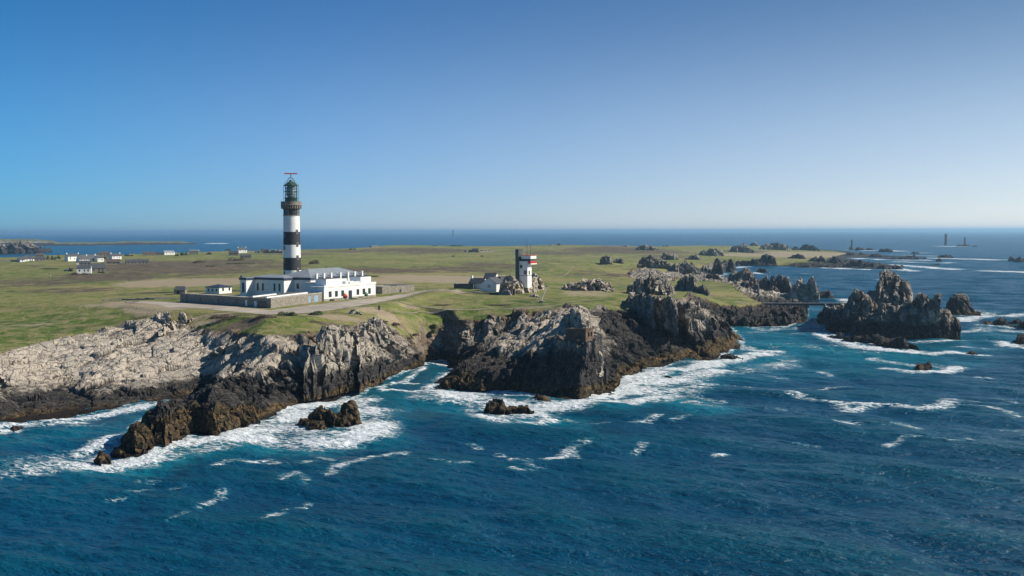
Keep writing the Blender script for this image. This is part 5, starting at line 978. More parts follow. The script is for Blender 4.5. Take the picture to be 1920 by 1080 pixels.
MB().prism([(1, -.8), (16, -.5), (15.8 + ux * ln2 * .88, uy * ln2 * .88), (1 + ux * ln2 * .96, uy * ln2 * .96)], 3.5, 3.6).build('corner_roof', FLAT, st_)
def along(p, q, wd, z0, z1, nm, mat, par):
    d = (Vector(q[:2]) - Vector(p[:2])).normalized(); nn = Vector((d.y, -d.x)) * wd / 2; P0, P1 = Vector(p[:2]), Vector(q[:2])
    return MB().prism([P0 - nn, P1 - nn, P1 + nn, P0 + nn], z0, z1).build(nm, mat, par)
along((3.4, -.5), (3.4 + ux * ln2 * .8, uy * ln2 * .8), .8, 3.62, 4.15, 'parapet', WHITE, st_)
along((11.5, -.5), (11.5 + ux * ln2 * .45, uy * ln2 * .45), .6, 3.62, 4.15, 'parapet', WHITE, st_)
along((0.25, -.2), (0.25 + ux * ln2, uy * ln2), .55, 3.5, 3.75, 'coping', ROOFG, st_)
for x, w2, mt, nm in ((9.0, 1.5, WHITE, 'door'), (6.3, 2.0, GLASS, 'garage_door'), (3.7, 2.0, GLASS, 'garage_door')):
    MB().box(x - w2 / 2, x + w2 / 2, -.1, .09, .1, 2.4).build(nm, mt, st_)
for x, w2, mt, nm in ((14.6, 1.3, WHITE, 'door'), (20.5, 1.0, GLASS, 'door'), (32, .8, GLASS, 'window'), (44, .8, GLASS, 'window'), (53, .8, GLASS, 'window')): MB().box(x - w2 / 2, x + w2 / 2, -.1, .09, .3, 2.5).build(nm, mt, st_)
for t, w2, mt, nm in ((.73, 1.8, BLUE, 'window'), (.87, 3.2, BLUE, 'garage_door')):
    p = (ux * ln2 * t, uy * ln2 * t); along((p[0] - ux * w2 / 2, p[1] - uy * w2 / 2), (p[0] + ux * w2 / 2, p[1] + uy * w2 / 2), .2, .2, 2.7, nm, mt, st_)
# stone hut at the left
hp = P(326, 553, GZ - .2)
hut = empty('stone_hut', (hp[0], hp[1], hat(hp[0], hp[1]) - .2), 0.1, 'small square stone hut with dark roof at the far left end of the long range', 'hut')
MB().box(0, 5, 0, 4.5, 0, 2.3).build('wall', STONE, hut); MB().hip(-.2, 5.2, -.2, 4.7, 2.3, 3.9, .6).build('roof', SLATE, hut); MB().box(1.3, 2.3, -.05, .1, .2, 1.9).build('door', GLASS, hut)
# right hand stone enclosure
e0, e1 = P(717, 553, GZ - .5), P(778, 549.5, GZ - .5); ea, el = frame(e0, e1)
en = empty('stone_enclosure', (e0[0], e0[1], GZ), ANG - .12, 'flat topped stone outbuilding standing alone just right of the white building', 'outbuilding')
MB().box(0, 22, 0, 11, -.8, 3.1).build('stone_wall', STONE, en); MB().box(.3, 21.7, .3, 10.7, 3.1, 3.2).build('roof_slab', ROOFG, en)
MB().box(0, 22, -.05, .35, 3.1, 3.35).box(0, .35, .35, 11, 3.1, 3.35).build('coping', STONE, en); MB().box(10.5, 21.5, 1, 9.5, 3.2, 3.45).build('upper_slab', FLAT, en); MB().box(-.06, .1, 3, 4.4, .2, 2.3).build('door', GLASS, en); MB().box(11.6, 12.7, -.08, .1, .1, 1.5).build('door', GLASS, en)
# buoys on show in front of the museum
def buoy(px, py, mat, lab, h, r):
    p = P(px, py, GZ); b = empty('buoy', (p[0], p[1], GZ), .4, lab, 'buoy', 'navigation buoys shown in front of the white building')
    MB().lathe([(.3 * r, .35), (.75 * r, .7), (r, 1.25), (r, 1.55), (.7 * r, 2.0), (.3 * r, 2.5), (.16 * r, h - .9)], 20).build('hull', mat, b, True)
    MB().lathe([(.32 * r, .3), (.76 * r, .66), (1.01 * r, 1.1), (1.015 * r, 1.2)], 20).build('bottom_paint', BLACKP, b, True)
    MB().tube((0, 0, h - .9), (0, 0, h), .07).build('mast', METAL, b); MB().lathe([(.22, h), (.22, h + .4)], 8).build('topmark', mat, b); MB().box(-.8, .8, -.5, .5, -.1, .45).build('cradle', STONE, b)
buoy(646, 561.3, RED, 'red buoy on a stone cradle in front of the white building, left of its door', 4.2, 1.35)
buoy(685, 557.6, GREENP, 'green buoy on a stone cradle in front of the white building, right of its door', 3.7, 1.2)
# ------------------------------------------------------------------ road, apron, paths
def sheet(name, poly, z, mat, kind='structure'):
    v = [Vector(p[:2]) for p in poly]; o = MB(); vs = [o.bm.verts.new((p.x, p.y, z)) for p in v]; o.bm.faces.new(vs)
    bmesh.ops.triangulate(o.bm, faces=o.bm.faces[:]); ob = o.build(name, mat); tag(ob, kind=kind); return ob
def strip(name, pix, wid, mat, lift=0.14, zg=None):
    c = [ground(a, b)[:2] if zg is None else P(a, b, zg)[:2] for a, b in pix]; pts = []
    for a, b in zip(c, c[1:]):
        n = max(2, int(math.hypot(b[0] - a[0], b[1] - a[1]) / 1.2)); pts += [(a[0] + (b[0] - a[0]) * k / n, a[1] + (b[1] - a[1]) * k / n) for k in range(n)]
    pts.append(c[-1]); P_ = np.array(pts)
    for _ in range(6): P_[1:-1] = (P_[:-2] + 2 * P_[1:-1] + P_[2:]) / 4
    T = np.gradient(P_, axis=0); T /= np.linalg.norm(T, axis=1)[:, None] + 1e-9; NN = np.stack([-T[:, 1], T[:, 0]], 1); V = []; m = 5
    for i in range(len(P_)):
        w2 = wid * (1 + .25 * math.sin(i * .7) + .15 * math.sin(i * 1.9))
        for j in range(m):
            q = P_[i] + NN[i] * w2 * (j / (m - 1) - .5); V.append((q[0], q[1], max(hat(q[0], q[1]), hat(P_[i][0], P_[i][1]) - .2) + lift))
    n = len(P_); I = np.arange(n * m).reshape(n, m); Fq = np.stack([I[:-1, :-1].ravel(), I[:-1, 1:].ravel(), I[1:, 1:].ravel(), I[1:, :-1].ravel()], 1)
    return tag(link(name, npmesh(name, np.array(V), Fq), mat), kind='structure')
def rag(pix, z, amp=.8, seed=0):
    w_ = [P(a, b, z)[:2] for a, b in pix]; out = []; r = random.Random(seed)
    for i in range(len(w_)):
        a, b = w_[i], w_[(i + 1) % len(w_)]; n = max(1, int(math.hypot(a[0] - b[0], a[1] - b[1]) / 3.0))
        for k in range(n): out.append((a[0] + (b[0] - a[0]) * k / n + r.uniform(-amp, amp), a[1] + (b[1] - a[1]) * k / n + r.uniform(-amp, amp)))
    return out
sheet('road', rag([(236, 566), (300, 565.5), (338, 567.5), (420, 573), (470, 578), (505, 582), (560, 575), (620, 568), (700, 559), (745, 553), (775, 549), (775, 553.5), (745, 560), (700, 569), (640, 579), (580, 587), (500, 590), (430, 584), (370, 578), (318, 577), (290, 571)], GZ, .5, 3), GZ + .05, ASPH)
strip('lane', [(770, 551.5), (790, 547.5), (815, 544.5), (840, 543.8), (862, 544.5)], 4.5, ASPH, .12)
strip('yard_lane', [(838, 545), (860, 549.5), (885, 549), (905, 546.5)], 4, ASPH, .13)
strip('footpath', [(748, 566), (775, 573), (800, 577), (830, 581), (860, 582), (900, 581), (950, 579), (1000, 577), (1045, 574)], 1.6, TRACK)
strip('footpath', [(738, 585), (790, 585.5), (840, 584)], .7, TRACK)
strip('footpath', [(1130, 497), (1100, 499), (1068, 507), (1045, 520)], 1.0, TRACK)
strip('footpath', [(1405, 572), (1392, 566), (1375, 568)], 1.6, TRACK)
# fence posts along the lane
pf = empty('post_fence', ground(790, 552), 0, 'row of low wooden posts with two wires curving beside the lane', 'fence'); o0 = Vector(pf.location)
fp = []
for i in range(22):
    t = i / 21; px = 750 + 75 * t; py = 566 - 22 * t ** .75; g = ground(px, py); fp.append(Vector(g) - o0)
for q in fp: MB().tube((q.x, q.y, q.z - .2), (q.x, q.y, q.z + 1.15), .09, 6).build('post', WOOD, pf)
fw = MB()
for a, b in zip(fp, fp[1:]):
    for h_ in (.5, 1.0): fw.tube((a.x, a.y, a.z + h_), (b.x, b.y, b.z + h_), .025, 4)
fw.build('wire', METAL, pf)

# ------------------------------------------------------------------ signal station
TZ = PD(975, 524, 499)[2]; tp = PD(989, 524, 497)
ss = empty('signal_station', (tp[0], tp[1], TZ), math.radians(60), 'white signal station tower with red balcony and dark stair shaft on the rock knoll', 'signal station')
SZ = lambda py, d=496: CAMH - (py - 433.5) * d / 1920 - TZ
# local x runs along the lit face, y along the shaded face
MB().box(0, 4.2, 0, 4.6, -4, SZ(490)).build('tower_wall', WHITE, ss)
MB().box(-.6, 3.6, 4.62, 6.4, -4, SZ(467.5)).build('stair_shaft', SLATE, ss)
MB().box(-.9, 3.9, 4.5, 6.6, SZ(475), SZ(474)).build('shaft_ledge', METAL, ss)
MB().box(.3, 6.4, -1.7, 3.6, SZ(496), SZ(494.2)).build('balcony_slab', WHITE, ss)
MB().box(.5, 6.0, -1.5, 3.5, SZ(494.2), SZ(489.8)).build('balcony_band', RED, ss)
MB().box(.8, 5.6, -1.2, 3.3, SZ(489.8), SZ(485.4)).build('lookout_glazing', GLASS, ss)
for i in range(6): MB().box(.72, .8, -1.1 + i * .8, -1.0 + i * .8, SZ(489.8), SZ(485.4)).build('mullion', METAL, ss)
MB().box(.3, 6.1, -1.6, 3.6, SZ(485.4), SZ(479.6)).build('lookout_fascia', WHITE, ss)
MB().box(.1, 6.3, -1.8, 3.8, SZ(479.6), SZ(478.8)).build('roof_edge', REDF, ss)
for y_, py_ in ((2.9, 500), ): MB().box(-.08, .1, y_ - .1, y_ + 1.2, SZ(py_ + 3), SZ(py_ - 3)).build('window', GLASS, ss)
MB().box(-.08, .1, .4, 2.0, SZ(515), SZ(507.5)).build('window', GLASS, ss); MB().box(1.2, 2.4, -.08, .1, SZ(515), SZ(508)).build('window', GLASS, ss)
MB().box(-.05, 4.25, -.05, 4.6, SZ(517.5), SZ(516.5)).build('string_course', METAL, ss)
MB().tube((2.5, 1.6, SZ(479)), (2.5, 1.6, SZ(455)), .11, 6).tube((3.6, .2, SZ(479)), (3.6, .2, SZ(458)), .09, 6).tube((2.5, 1.6, SZ(456)), (2.5, 1.6, SZ(446)), .05, 5).tube((1.6, 1.6, SZ(455)), (4.4, 1.0, SZ(452.5)), .04, 5).build('antenna_mast', METAL, ss)
for q in ((5.5, -1.0), (5.6, 3.0)): MB().tube((q[0], q[1], SZ(479)), (q[0], q[1], SZ(475)), .07, 5).build('aerial', RED, ss)
# houses under the knoll
def cottage(name, loc, rz, lab, lx, ly, hw, hr, wall=WHITE, roof=SLATE, chim=(), wins=(), cat='house', group=None, gable_wall=True, ov=.25):
    h = empty(name, loc, rz, lab, cat, group); cx_, cy_ = lx / 2, ly / 2
    m = MB().box(-cx_, cx_, -cy_, cy_, -1.2, hw)
    if gable_wall: m.gable(-cx_ + .01, cx_ - .01, -cy_, cy_, hw, hw + hr - .12)
    m.build('wall', wall, h); th = .22; r = MB(); sl = hr / cy_
    for s in (-1, 1):
        a = [(0, hw + hr), (s * (cy_ + ov), hw - ov * sl), (s * (cy_ + ov), hw - ov * sl + th), (0, hw + hr + th)]
        va = [r.bm.verts.new((-cx_ - .1, y, z)) for y, z in a]; vb = [r.bm.verts.new((cx_ + .1, y, z)) for y, z in a]
        r.bm.faces.new(va); r.bm.faces.new(vb[::-1])
        for i in range(4): r.bm.faces.new((va[i], va[(i + 1) % 4], vb[(i + 1) % 4], vb[i]))
    r.build('roof', roof, h)
    for c in chim: MB().box(c * (cx_ - .45) - .45, c * (cx_ - .45) + .45, -.6, .6, hw + hr - .8, hw + hr + 1.3).build('chimney', wall, h)
    for w_ in wins:
        f_, x, z, w2, h2 = w_
        if f_ == 'f': MB().box(x - w2 / 2, x + w2 / 2, -cy_ - .06, -cy_ + .1, z - h2 / 2, z + h2 / 2).build('window' if h2 < 1.6 else 'door', GLASS, h)
        else: MB().box(f_ * cx_ - .06 if f_ < 0 else cx_ - .1, f_ * cx_ + .1 if f_ < 0 else cx_ + .06, x - w2 / 2, x + w2 / 2, z - h2 / 2, z + h2 / 2).build('window', GLASS, h)
    return h
def gp(px, py): g = ground(px, py); return g
g = gp(915, 547); A60 = math.radians(62)
c1 = (g[0] + 2.4, g[1] + 4.2, g[2])
cottage('cottage', c1, A60, 'white gabled cottage with lit grey roof beside the rock knoll', 8.5, 8.6, 4.0, 2.9, chim=(), wins=((-1, -.6, 2.7, .5, 1.5), (-1, .4, 2.7, .5, 1.5)))
g = gp(893, 542); cottage('cottage', (g[0] + 1, g[1] + 3, g[2]), math.radians(152), 'lower white cottage with a chimney, left of the gabled cottage', 8.5, 5.5, 2.9, 2.4, chim=(1,), wins=())
g = gp(921, 534); cottage('cottage', (g[0], g[1] + 3, g[2]), math.radians(160), 'tall roofed white cottage behind the gabled cottage', 7.5, 6.5, 4.0, 2.8, chim=(), wins=())
g = gp(937, 536); sd = empty('curved_annex', (g[0], g[1] + 1, g[2]), A60, 'dark annex with a curved roof between the cottages and the knoll', 'annex')
am = MB(); ap = [(-2.2, -1), (2.2, -1), (2.2, 3.2), (1.6, 4.6), (0.3, 5.5), (-1.2, 5.6), (-2.2, 5.2)]
va = [am.bm.verts.new((-3, y, z)) for y, z in ap]; vb = [am.bm.verts.new((3, y, z)) for y, z in ap]; am.bm.faces.new(va); am.bm.faces.new(vb[::-1])
for i in range(len(ap)): am.bm.faces.new((va[i], va[(i + 1) % len(ap)], vb[(i + 1) % len(ap)], vb[i]))
am.build('shell', SLATE, sd); MB().box(-3.08, -2.9, -1.2, 1.4, .4, 3.6).build('glazing', GLASS, sd)
g = gp(870, 541.5); sh = empty('shed', (g[0], g[1] + 1.5, g[2]), math.radians(-6), 'low dark shed with white end at the left of the cottages', 'shed'); MB().box(-5, 5, -2, 2, -.6, 2.2).build('wall', SLATE, sh); MB().box(-5.1, 5.1, -2.1, 2.1, 2.2, 2.5).build('roof', BLACKP, sh); MB().box(-5.14, -2.8, -2.14, -1.6, 2.5, 2.8).build('end_cap', WHITE, sh)
g = gp(948, 543); wl_ = MB().box(-4, 4, -.25, .25, -.8, 3.0).build('garden_wall', WHITE); wl_.location = (g[0] - 2, g[1] + 4, g[2]); wl_.rotation_euler = (0, 0, math.radians(-10)); tag(wl_, 'plain white wall between the gabled cottage and the foot of the knoll', 'wall')
# leaning post
g = gp(1014, 568); lp = empty('leaning_post', (g[0], g[1], g[2]), 0, 'long pale post leaning out of a stone block near the cliff edge', 'post')
pt = PD(1024.5, 537, g[1] + 6); MB().tube((0, 0, .1), (pt[0] - g[0], pt[1] - g[1], pt[2] - g[2]), .28, 8, .22).build('shaft', CONC, lp); MB().box(-.9, .9, -.8, .8, -.4, .9).build('block', STONE, lp, bevel=.12); m_ = MB().box(-.5, .5, -.4, .4, -.25, .3).build('head', CONC, lp); m_.location = (pt[0] - g[0], pt[1] - g[1], pt[2] - g[2])
g = gp(711, 582.5); s1 = MB().prism([(-.5, -.35), (.5, -.35), (.5, .35), (-.5, .35)], -.3, 1.3).prism([(-.36, -.25), (.36, -.25), (.3, .25), (-.3, .25)], 1.3, 1.7).build('marker_stone', STONE); s1.location = (g[0], g[1], g[2]); tag(s1, 'upright marker stone at the road edge above the pale outcrop', 'stone')
g = gp(94, 523); tpst = empty('post', (g[0], g[1], g[2]), 0, 'lone pale post standing in the green field at the left', 'post'); MB().tube((0, 0, -.5), (0, 0, 3.6), .22, 6, .16).build('shaft', CONC, tpst); MB().box(-1.1, .1, -.1, .1, 3.3, 3.6).build('arm', CONC, tpst)

# ------------------------------------------------------------------ bunker on the buttress
bk = empty('bunker', (22.3, 309.0, 15.6), math.radians(60), 'square concrete bunker rusted brown on top of the dark sheer buttress', 'bunker')
bz = PD(1098, 618.5, 309)[2] - 15.6
MB().box(0, .4, 0, 6.9, -1.5, bz).box(.4, 5.2, 6.5, 6.9, -1.5, bz).box(4.8, 5.2, .4, 6.5, -1.5, bz).box(-.15, .05, 2.1, 2.5, -1.5, bz + .1).build('wall', RUST, bk)
MB().box(.4, 5.2, 0, .4, -1.5, bz * .5).box(.4, 1.6, 0, .4, bz * .5, bz).box(2.6, 3.4, 0, .4, bz * .5, bz).box(4.4, 5.2, 0, .4, bz * .5, bz).box(1.6, 2.6, .02, .38, bz * .8, bz - .01).box(3.4, 4.4, .02, .38, bz * .8, bz - .01).build('window_wall', RUST, bk)
MB().box(.35, 5.0, .35, 6.6, bz - .5, bz - .25).build('roof_slab', RUST, bk); MB().box(-.15, .55, -.15, 7.0, bz, bz + .22).box(.55, 5.3, -.15, .5, bz, bz + .22).build('roof_lip', RUST, bk)
# ------------------------------------------------------------------ footbridge
b0, b1 = PD(1413, 569, 578), PD(1604, 569, 574); ba_, bl = frame(b0, b1)
fb = empty('footbridge', (b0[0], b0[1], b0[2]), ba_, 'long straight concrete footbridge from the green wedge to the rock island', 'bridge')
MB().box(0, bl, -.9, .9, -.1, .35).build('deck', CONC, fb); MB().box(-1, bl + 1, -.75, -.45, -1.0, -.1).box(-1, bl + 1, .45, .75, -1.0, -.1).build('girder', STONED, fb)
rl = MB().box(0, bl, -.88, -.8, 1.25, 1.35).box(0, bl, .8, .88, 1.25, 1.35)
for i in range(int(bl / 2.5) + 1): rl.box(i * 2.5, i * 2.5 + .1, -.88, -.8, .35, 1.25).box(i * 2.5, i * 2.5 + .1, .8, .88, .35, 1.25)
rl.build('railing', METAL, fb)
for t in (.05, .2, .34, .52, .76, .97): MB().box(bl * t - .6, bl * t + .6, -.8, .8, -9.5, -1.0).build('pier', STONED, fb)

# ------------------------------------------------------------------ far lighthouses
def far_tower(px, pyb, pyt, wpx, lab, prof, d=None):
    b = P(px, pyb, 0) if d is None else PD(px, pyb, d); D = b[1]; z0 = b[2]; Ht = (pyb - pyt) * D / 1920; r = wpx * D / 3840
    t = empty('far_lighthouse', (b[0], b[1], z0), 0, lab, 'lighthouse'); MB().lathe([(r * a, Ht * h) for a, h in prof], 16).build('tower', STONED, t)
    MB().lathe([(r * 1.15, Ht * .86), (r * 1.15, Ht * .885)], 16).build('gallery', STONED, t); MB().lathe([(r * .55, Ht * .885), (r * .55, Ht * .96), (r * .1, Ht)], 12).build('lantern', METAL, t); return t
far_tower(1597, 467, 449, 3.6, 'short dark flared beacon tower behind the far skerries, leftmost of three on the right', [(2.9, -.05), (2.5, .08), (1.2, .3), (.8, .5), (.75, .8), (1.3, .86), (1.3, .88)])
far_tower(1773.2, 459, 437.5, 5, 'tall straight grey lighthouse in the open sea, middle one of three on the right', [(1.3, -.05), (1.2, .06), (1.0, .1), (.85, .8), (1.05, .86), (1.05, .88)])
far_tower(1809, 460, 444, 3.4, 'slim lighthouse on a rock platform, rightmost of three far towers', [(1.9, -.05), (1.8, .16), (1.05, .2), (.8, .8), (1.1, .86), (1.1, .88)])
far_tower(849.5, 443, 430.5, 2.6, 'hazy lone lighthouse on the horizon above the middle meadow', [(1.4, -.05), (1.3, .1), (1.0, .12), (.9, .8), (1.2, .86), (1.2, .88)])

# ------------------------------------------------------------------ village
def vhouse(x0, x1, yr, ye, yb, k, lab, chim=(-1, 1), rz=None, roof=None, deep=6.5, name='cottage'):
    g = ground((x0 + x1) / 2, yb); D = g[1]; s = D / 1920; L = (x1 - x0) * s; hw = max(2.2, (yb - ye) * s); hr = max(1.2, (ye - yr) * s)
    az = math.atan2(g[0], g[1]); r_ = (-az if rz is None else rz - az); rs = random.Random(hash_(lab)); r_ += rs.uniform(-.1, .1) + (0.48 if k == 'w' and x0 != 142 else 0.0)
    wins = [('f', L * t, hw * .55, .9, 1.3) for t in (-.3, .05, .3)] if L > 7 else [('f', 0, hw * .55, .9, 1.3)]
    if hw > 4.5: wins += [('f', L * t, hw * .82, .8, 1.1) for t in (-.3, .3)]
    return cottage(name, (g[0], g[1] + deep / 2, g[2]), r_, lab, L, deep, hw, hr, wall={'w': WHITE, 's': STONE}[k], roof=roof or SLATE, chim=chim, wins=wins, cat='house', group='houses of the hamlet beyond the field')
VH = [(32, 41, 484.5, 489, 491.5, 'w', 'tiny white house, leftmost by the field edge', ()), (41, 59, 482, 486, 490, 'w', 'low white house with dark roof, second from the left edge', ()), (64, 82, 481.5, 485.5, 490, 's', 'low stone house with slate roof right of the low white pair', ()),
 (66, 80, 475.5, 479, 482.5, 's', 'small stone house behind the low stone house', ()), (121, 146, 476.5, 481, 490, 'w', 'big white house with two tall white chimneys', (-1, 1)), (143, 161, 479.5, 486.5, 492, 'w', 'white cottage with a large dark roof just right of the two-chimneyed house', (1,)),
 (161, 177, 478.5, 486.5, 491, 'w', 'white cottage in the middle of the joined row', (1,)), (183, 203, 472.5, 475.5, 485, 's', 'tall two storey stone house with brown roof at the back', (-1, 1)), (204, 224, 476, 480.5, 486.5, 'w', 'white house joined to the right of the tall stone house', (-1, 1)),
 (177, 190, 480, 484, 491, 'w', 'narrow white house ending the joined row on the right', ()), (147, 167, 490, 494, 497.5, 's', 'long low barn roof just above the foreground cottage', ()), (142, 167, 497, 503, 513, 'w', 'nearest white cottage with slate roof and a white chimney', (-1,)), (168, 193, 494.5, 503, 511, 's', 'unpainted stone barn joined to the nearest white cottage', (1,)),
 (197, 223, 486.5, 491.5, 495.5, 's', 'long slate roofed stone barn right of the nearest cottages', ()), (234, 254, 488.5, 492.5, 495.5, 's', 'left half of the pair of slate roofs on the heath', ()), (256, 276, 488, 492, 495, 's', 'right half of the pair of slate roofs on the heath, with white chimneys', (-1, 1)),
 (267, 289, 472.5, 475.5, 480, 's', 'long brown stone house on the shore line with two chimneys', (-1, 1)), (290, 304, 473.5, 475.5, 479, 's', 'low stone extension left of the white shore house', ()), (304, 325, 470.5, 473.5, 478, 'w', 'bright white house with a pale upper floor on the shore line', ()),
 (444, 461, 464.5, 469, 474.5, 'w', 'white house with dark roof and two white chimneys left of the lighthouse', (-1, 1)), (428, 446, 471, 474.5, 479.5, 's', 'stone barn in front of the white house left of the lighthouse', ()), (449, 469, 477, 480.5, 485, 's', 'low slate roof half sunk in scrub left of the lighthouse', ()),
 (478, 484, 471.5, 473, 475, 'w', 'tiny white hut between the barn and the ruins', ()), (488, 500, 467, 469.5, 475, 's', 'roofed stone house at the left end of the ruins by the lighthouse', (-1,)), (18, 28, 473, 476, 479.5, 's', 'small gabled stone hut under the rocky headland', ()), (46, 61, 472, 475.5, 480, 's', 'stone farm house under the rocky headland', ()),
 (885, 897, 466, 468, 473.5, 's', 'ruined grey farmhouse on the far meadow', ())]
for v in VH: vhouse(*v[:7], chim=v[7], roof=ZINC if v[0] == 304 else BRNROOF if v[0] in (183, 267, 197, 66) else None)
g = ground(364, 477); D = g[1]; bx_ = empty('boxy_house', (g[0], g[1], g[2]), .25, 'boxy pale house with a flat white topped roof and reddish end wall', 'house'); MB().box(-6, 6, 0, 7, -1, 5.0).build('wall', STONE, bx_); MB().box(-6.2, 6.2, -.2, 7.2, 5.0, 6.0).build('roof', WHITE, bx_)
for c in (-4, -1.2, 1.6, 4.4): MB().box(c - .5, c + .5, -.26, -.1, 5.1, 5.8).build('window', GLASS, bx_)
MB().box(-6.06, -5.9, .2, 6.8, 0, 4.9).build('end_wall', REDF, bx_)
g = ground(704, 464.3); bn_ = empty('blockhouse', (g[0], g[1], g[2]), .5, 'squat roofless concrete blockhouse alone on the skyline meadow', 'blockhouse'); MB().box(-8, 6, 0, 8, -1, 4).build('wall', CONC, bn_)
for c in (-5, -1, 3): MB().box(c - .8, c + .8, -.08, .1, 1.6, 3).build('opening', GLASS, bn_)
def ruin(px0, px1, yb, yt, lab, seed):
    g0, g1 = ground(px0, yb), ground(px1, yb); a, L = frame(g0, g1); h = (yb - yt) * g0[1] / 1920; r = random.Random(seed); o = empty('ruined_wall', g0, a, lab, 'ruin'); x = 0
    m = MB(); sx = L / 14
    for i in range(14): m.box(i * sx, (i + 1) * sx, 0, .9, -1, h * r.uniform(.45, 1))
    m.build('wall', STONE, o); m = MB()
    for i in range(4): m.box(i * L / 4, i * L / 4 + .8, .9, 6, -1, h * r.uniform(.6, 1))
    m.build('cross_wall', STONE, o)
ruin(500, 530, 475, 468, 'roofless stone ruins left of the lighthouse on the shore line', 2); ruin(874, 888, 473, 468.5, 'broken dark wall left of the ruined grey farmhouse', 3); ruin(898, 926, 473.5, 469, 'broken dark wall right of the ruined grey farmhouse', 4)
def drywall(pix, lab, h=.9):
    c = [ground(a, b) for a, b in pix]; m = MB(); o = Vector(c[0]); r = random.Random(hash_(lab))
    for a, b in zip(c, c[1:]):
        n = max(1, int(math.hypot(a[0] - b[0], a[1] - b[1]) / 2.5))
        for k in range(n):
            p = [a[i] + (b[i] - a[i]) * k / n for i in range(3)]; q = [a[i] + (b[i] - a[i]) * (k + 1) / n for i in range(3)]; d = Vector((q[0] - p[0], q[1] - p[1])).normalized(); nn = Vector((d.y, -d.x)) * .35
            z = hat(p[0], p[1]); pl = [(p[0] - nn.x - o.x, p[1] - nn.y - o.y), (q[0] - nn.x - o.x, q[1] - nn.y - o.y), (q[0] + nn.x - o.x, q[1] + nn.y - o.y), (p[0] + nn.x - o.x, p[1] + nn.y - o.y)]; m.prism(pl, z - o.z - .5, z - o.z + h * r.uniform(.6, 1.1))
    ob = m.build('drystone_wall', STONE); ob.location = o; tag(ob, lab, 'wall')
drywall([(190, 565), (230, 563), (290, 561.5), (336, 560.5)], 'low dark drystone wall running left from the long stone range', .8)
drywall([(0, 491), (20, 491), (33, 491.5)], 'dark field wall at the left edge in front of the first houses', 2.0)
drywall([(235, 567.5), (250, 566.5), (262, 566)], 'short line of pale stones at the left tip of the asphalt yard', .5)
# ------------------------------------------------------------------ shrubs and trees
def shrub(px, py, wpx, hpx, lab, mat=None, tree=False, name='shrub', cat='shrub', group=None, dark=0):
    g = ground(px, py); s = g[1] / 1920; a, h = wpx * s / 2, hpx * s; r = np.random.RandomState(hash_(lab) % 99991); n = int(min(1600, 260 + wpx * hpx * 9)); o = empty(name, g, 0, lab, cat, group); depth = min(a, max(h * 1.6, 2.0))
    nb = max(3, int(a / max(h, .5)) + 2); bc = [(r.uniform(-.75, .75) * a, r.uniform(-.5, .5) * depth, r.uniform(.45, 1.0) * h, r.uniform(.25, .5) * a + .2) for _ in range(nb)]; V = []
    ls_ = max(.35, s * 1.1)
    for i in range(n):
        bx, by, bh, br = bc[i % nb]; u = r.normal(size=3); u /= np.linalg.norm(u); rr = r.uniform(.55, 1.05) ** .6
        c = np.array([bx + u[0] * br * rr, by + u[1] * br * .8 * rr, (h * (.62 if tree else .1) if tree else 0) + abs(u[2]) * bh * (.45 if tree else 1) * rr]); t1 = r.normal(size=3); t1 /= np.linalg.norm(t1); t2 = np.cross(t1, u); t2 /= np.linalg.norm(t2) + 1e-6; k = ls_ * r.uniform(.5, 1.3)
        V += [c - t1 * k * .5, c + t2 * k * .35, c + t1 * k * .5, c - t2 * k * .35]
    Fq = np.arange(len(V)).reshape(-1, 4); me = npmesh('foliage', np.array(V), Fq); link('foliage', me, mat or BUSH, o)
    if tree: MB().tube((0, 0, -.5), (0, 0, h * .7), .3, 6, .15).build('trunk', BARK, o)
    else: MB().tube((0, 0, -.5), (0, 0, h * .5), .15, 5, .08).build('stem', BARK, o)
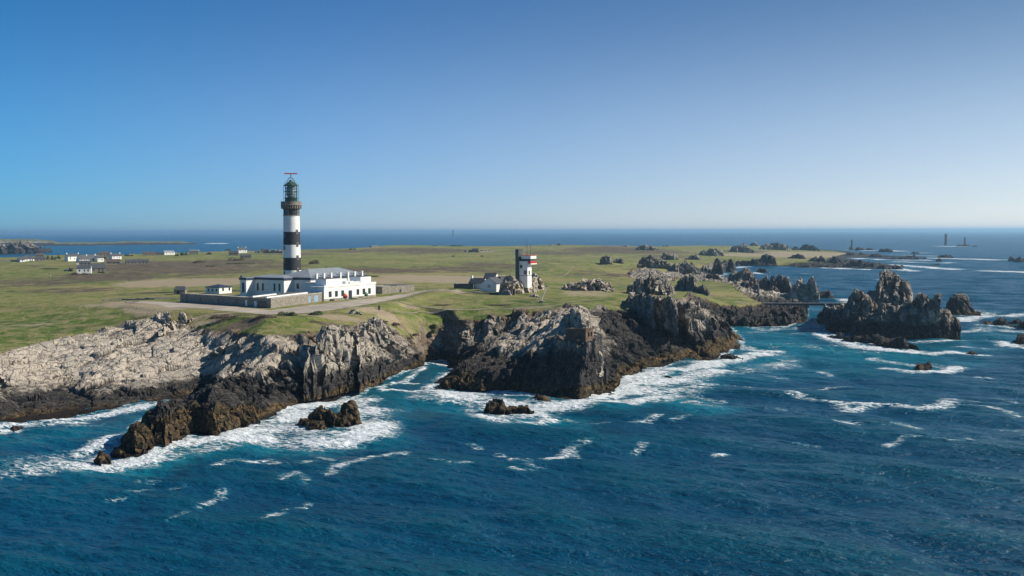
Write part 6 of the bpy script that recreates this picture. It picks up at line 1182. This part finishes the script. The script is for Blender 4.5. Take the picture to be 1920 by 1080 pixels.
SB = [(97, 487, 18, 8, 'dark broad thicket between the low stone house and the white two-chimneyed house', BUSH), (112, 486, 12, 9, 'tall dark end of the thicket left of the two-chimneyed house', BUSH), (214, 495, 30, 6, 'brown scrub behind the long slate roofed barn', BUSHB), (150, 516, 40, 5, 'brown bramble bank in front of the nearest cottages', BUSHB), (190, 512, 16, 5, 'dark bush at the foot of the stone barn', BUSH),
 (132, 509, 10, 9, 'dark bush against the left end of the nearest white cottage', BUSH), (240, 480, 18, 3, 'low dark hedge left of the long brown shore house', BUSH), (343, 479, 14, 6, 'dark bush left of the boxy pale house', BUSH), (332, 480, 10, 4, 'small bush right of the bright white shore house', BUSH), (390, 477, 20, 5, 'low brown scrub right of the boxy pale house', BUSHB),
 (369, 493, 34, 6, 'long brown mound of scrub beyond the heath', BUSHB), (440, 489, 40, 8, 'large brown scrub mound below the stone barn left of the lighthouse', BUSHB), (452, 495, 60, 3, 'dark green hedge line under the large scrub mound', BUSH), (585, 495, 28, 9, 'brown thorn mound immediately right of the lighthouse', BUSHB), (400, 500, 30, 3, 'thin hedge at the back of the heath', BUSH),
 (90, 505, 40, 3, 'low hedge in the green field at the left', BUSH), (545, 592, 56, 8, 'leafy green hedge below the road in front of the stone range', BUSH), (596, 591, 44, 8, 'leafy green bush at the right end of the hedge below the road', BUSH), (430, 598, 70, 9, 'brown bracken bank left of the green hedge below the road', BUSHB), (490, 597, 56, 8, 'brown bramble between the bracken bank and the green hedge', BUSHB),
 (806, 634, 30, 8, 'green scrub hanging over the cliff corner left of the dark cave', BUSH), (820, 617, 26, 7, 'small scrub clump above the dark cave beside the inlet', BUSH), (740, 612, 36, 6, 'brown scrub on the slope right of the knobbly outcrop', BUSHB), (770, 632, 40, 7, 'brown scrub bank above the left cliff of the cove', BUSHB),
 (700, 519, 26, 3, 'low dark bush on the bare ground right of the zinc roof', BUSH), (1000, 526, 8, 2.5, 'small bush at the back of the rock knoll', BUSH), (850, 481, 10, 2, 'small dark bush on the middle meadow', BUSH), (905, 481, 8, 2, 'small dark bush below the ruined grey farmhouse', BUSH), (815, 461.5, 8, 1.6, 'tiny dark bush on the skyline left of the far lighthouse', BUSH), (858, 462, 30, 2.4, 'dark scrub line on the skyline under the far lighthouse', BUSH),
 (660, 468, 14, 2.5, 'dark scrub on the skyline left of the blockhouse', BUSH), (450, 562, 20, 2, 'weeds at the wall foot behind the stone range', BUSH), (930, 573, 60, 2.4, 'long strip of low bramble beside the cliff path', BUSHB), (830, 573, 50, 2.2, 'tussocky bramble at the left end of the cliff path', BUSHB), (175, 489, 8, 4, 'green garden bush in the middle of the joined row', BUSH), (197, 486, 8, 5, 'bright green garden tree in front of the tall stone house', BUSH)]
for q in SB: shrub(*q[:5], mat=q[5])
shrub(429, 470, 12, 8, 'small wind bent tree standing above the stone barn left of the lighthouse', tree=True, name='tree', cat='tree')
# ------------------------------------------------------------------ cars
def car(px, py, mat, lab, rz=0):
    g = ground(px, py); c = empty('parked_car', g, rz, lab, 'car'); b = MB(); pr = [(-2.1, .35), (2.1, .35), (2.15, .8), (1.3, .95), (.7, 1.45), (-1.2, 1.5), (-1.9, 1.0), (-2.15, .85)]
    va = [b.bm.verts.new((x, -.85, z)) for x, z in pr]; vb = [b.bm.verts.new((x, .85, z)) for x, z in pr]; b.bm.faces.new(va); b.bm.faces.new(vb[::-1])
    for i in range(len(pr)): b.bm.faces.new((va[i], va[(i + 1) % 8], vb[(i + 1) % 8], vb[i]))
    b.build('body', mat, c); MB().box(-1.5, .9, -.88, .88, 1.0, 1.35).build('side_window', GLASS, c)
    for x in (-1.3, 1.3):
        for y in (-.8, .8): MB().tube((x, y - .1, .32), (x, y + .1, .32), .32, 12).build('wheel', TYRE, c)
car(105, 488, CARW, 'white car parked below the dark thicket'); car(125, 509, CARB, 'dark blue car beside the nearest white cottage', .3); car(225, 495.5, CARW, 'pale car parked at the right end of the long slate roofed barn')
# ------------------------------------------------------------------ haze
HZ = MB().box(-70000, 70000, -12000, 115000, -12, 90).build('haze', None); hm = bpy.data.materials.new('haze_air'); hm.use_nodes = True; ns = hm.node_tree.nodes; ls = hm.node_tree.links
ns.remove(ns['Principled BSDF']); vp = ns.new('ShaderNodeVolumePrincipled'); vp.inputs['Color'].default_value = (0.48, 0.76, 0.98, 1); vp.inputs['Density'].default_value = 7e-5; vp.inputs['Anisotropy'].default_value = 0.4
ls.new(vp.outputs[0], ns['Material Output'].inputs['Volume']); HZ.data.materials.append(hm); tag(HZ, kind='stuff')
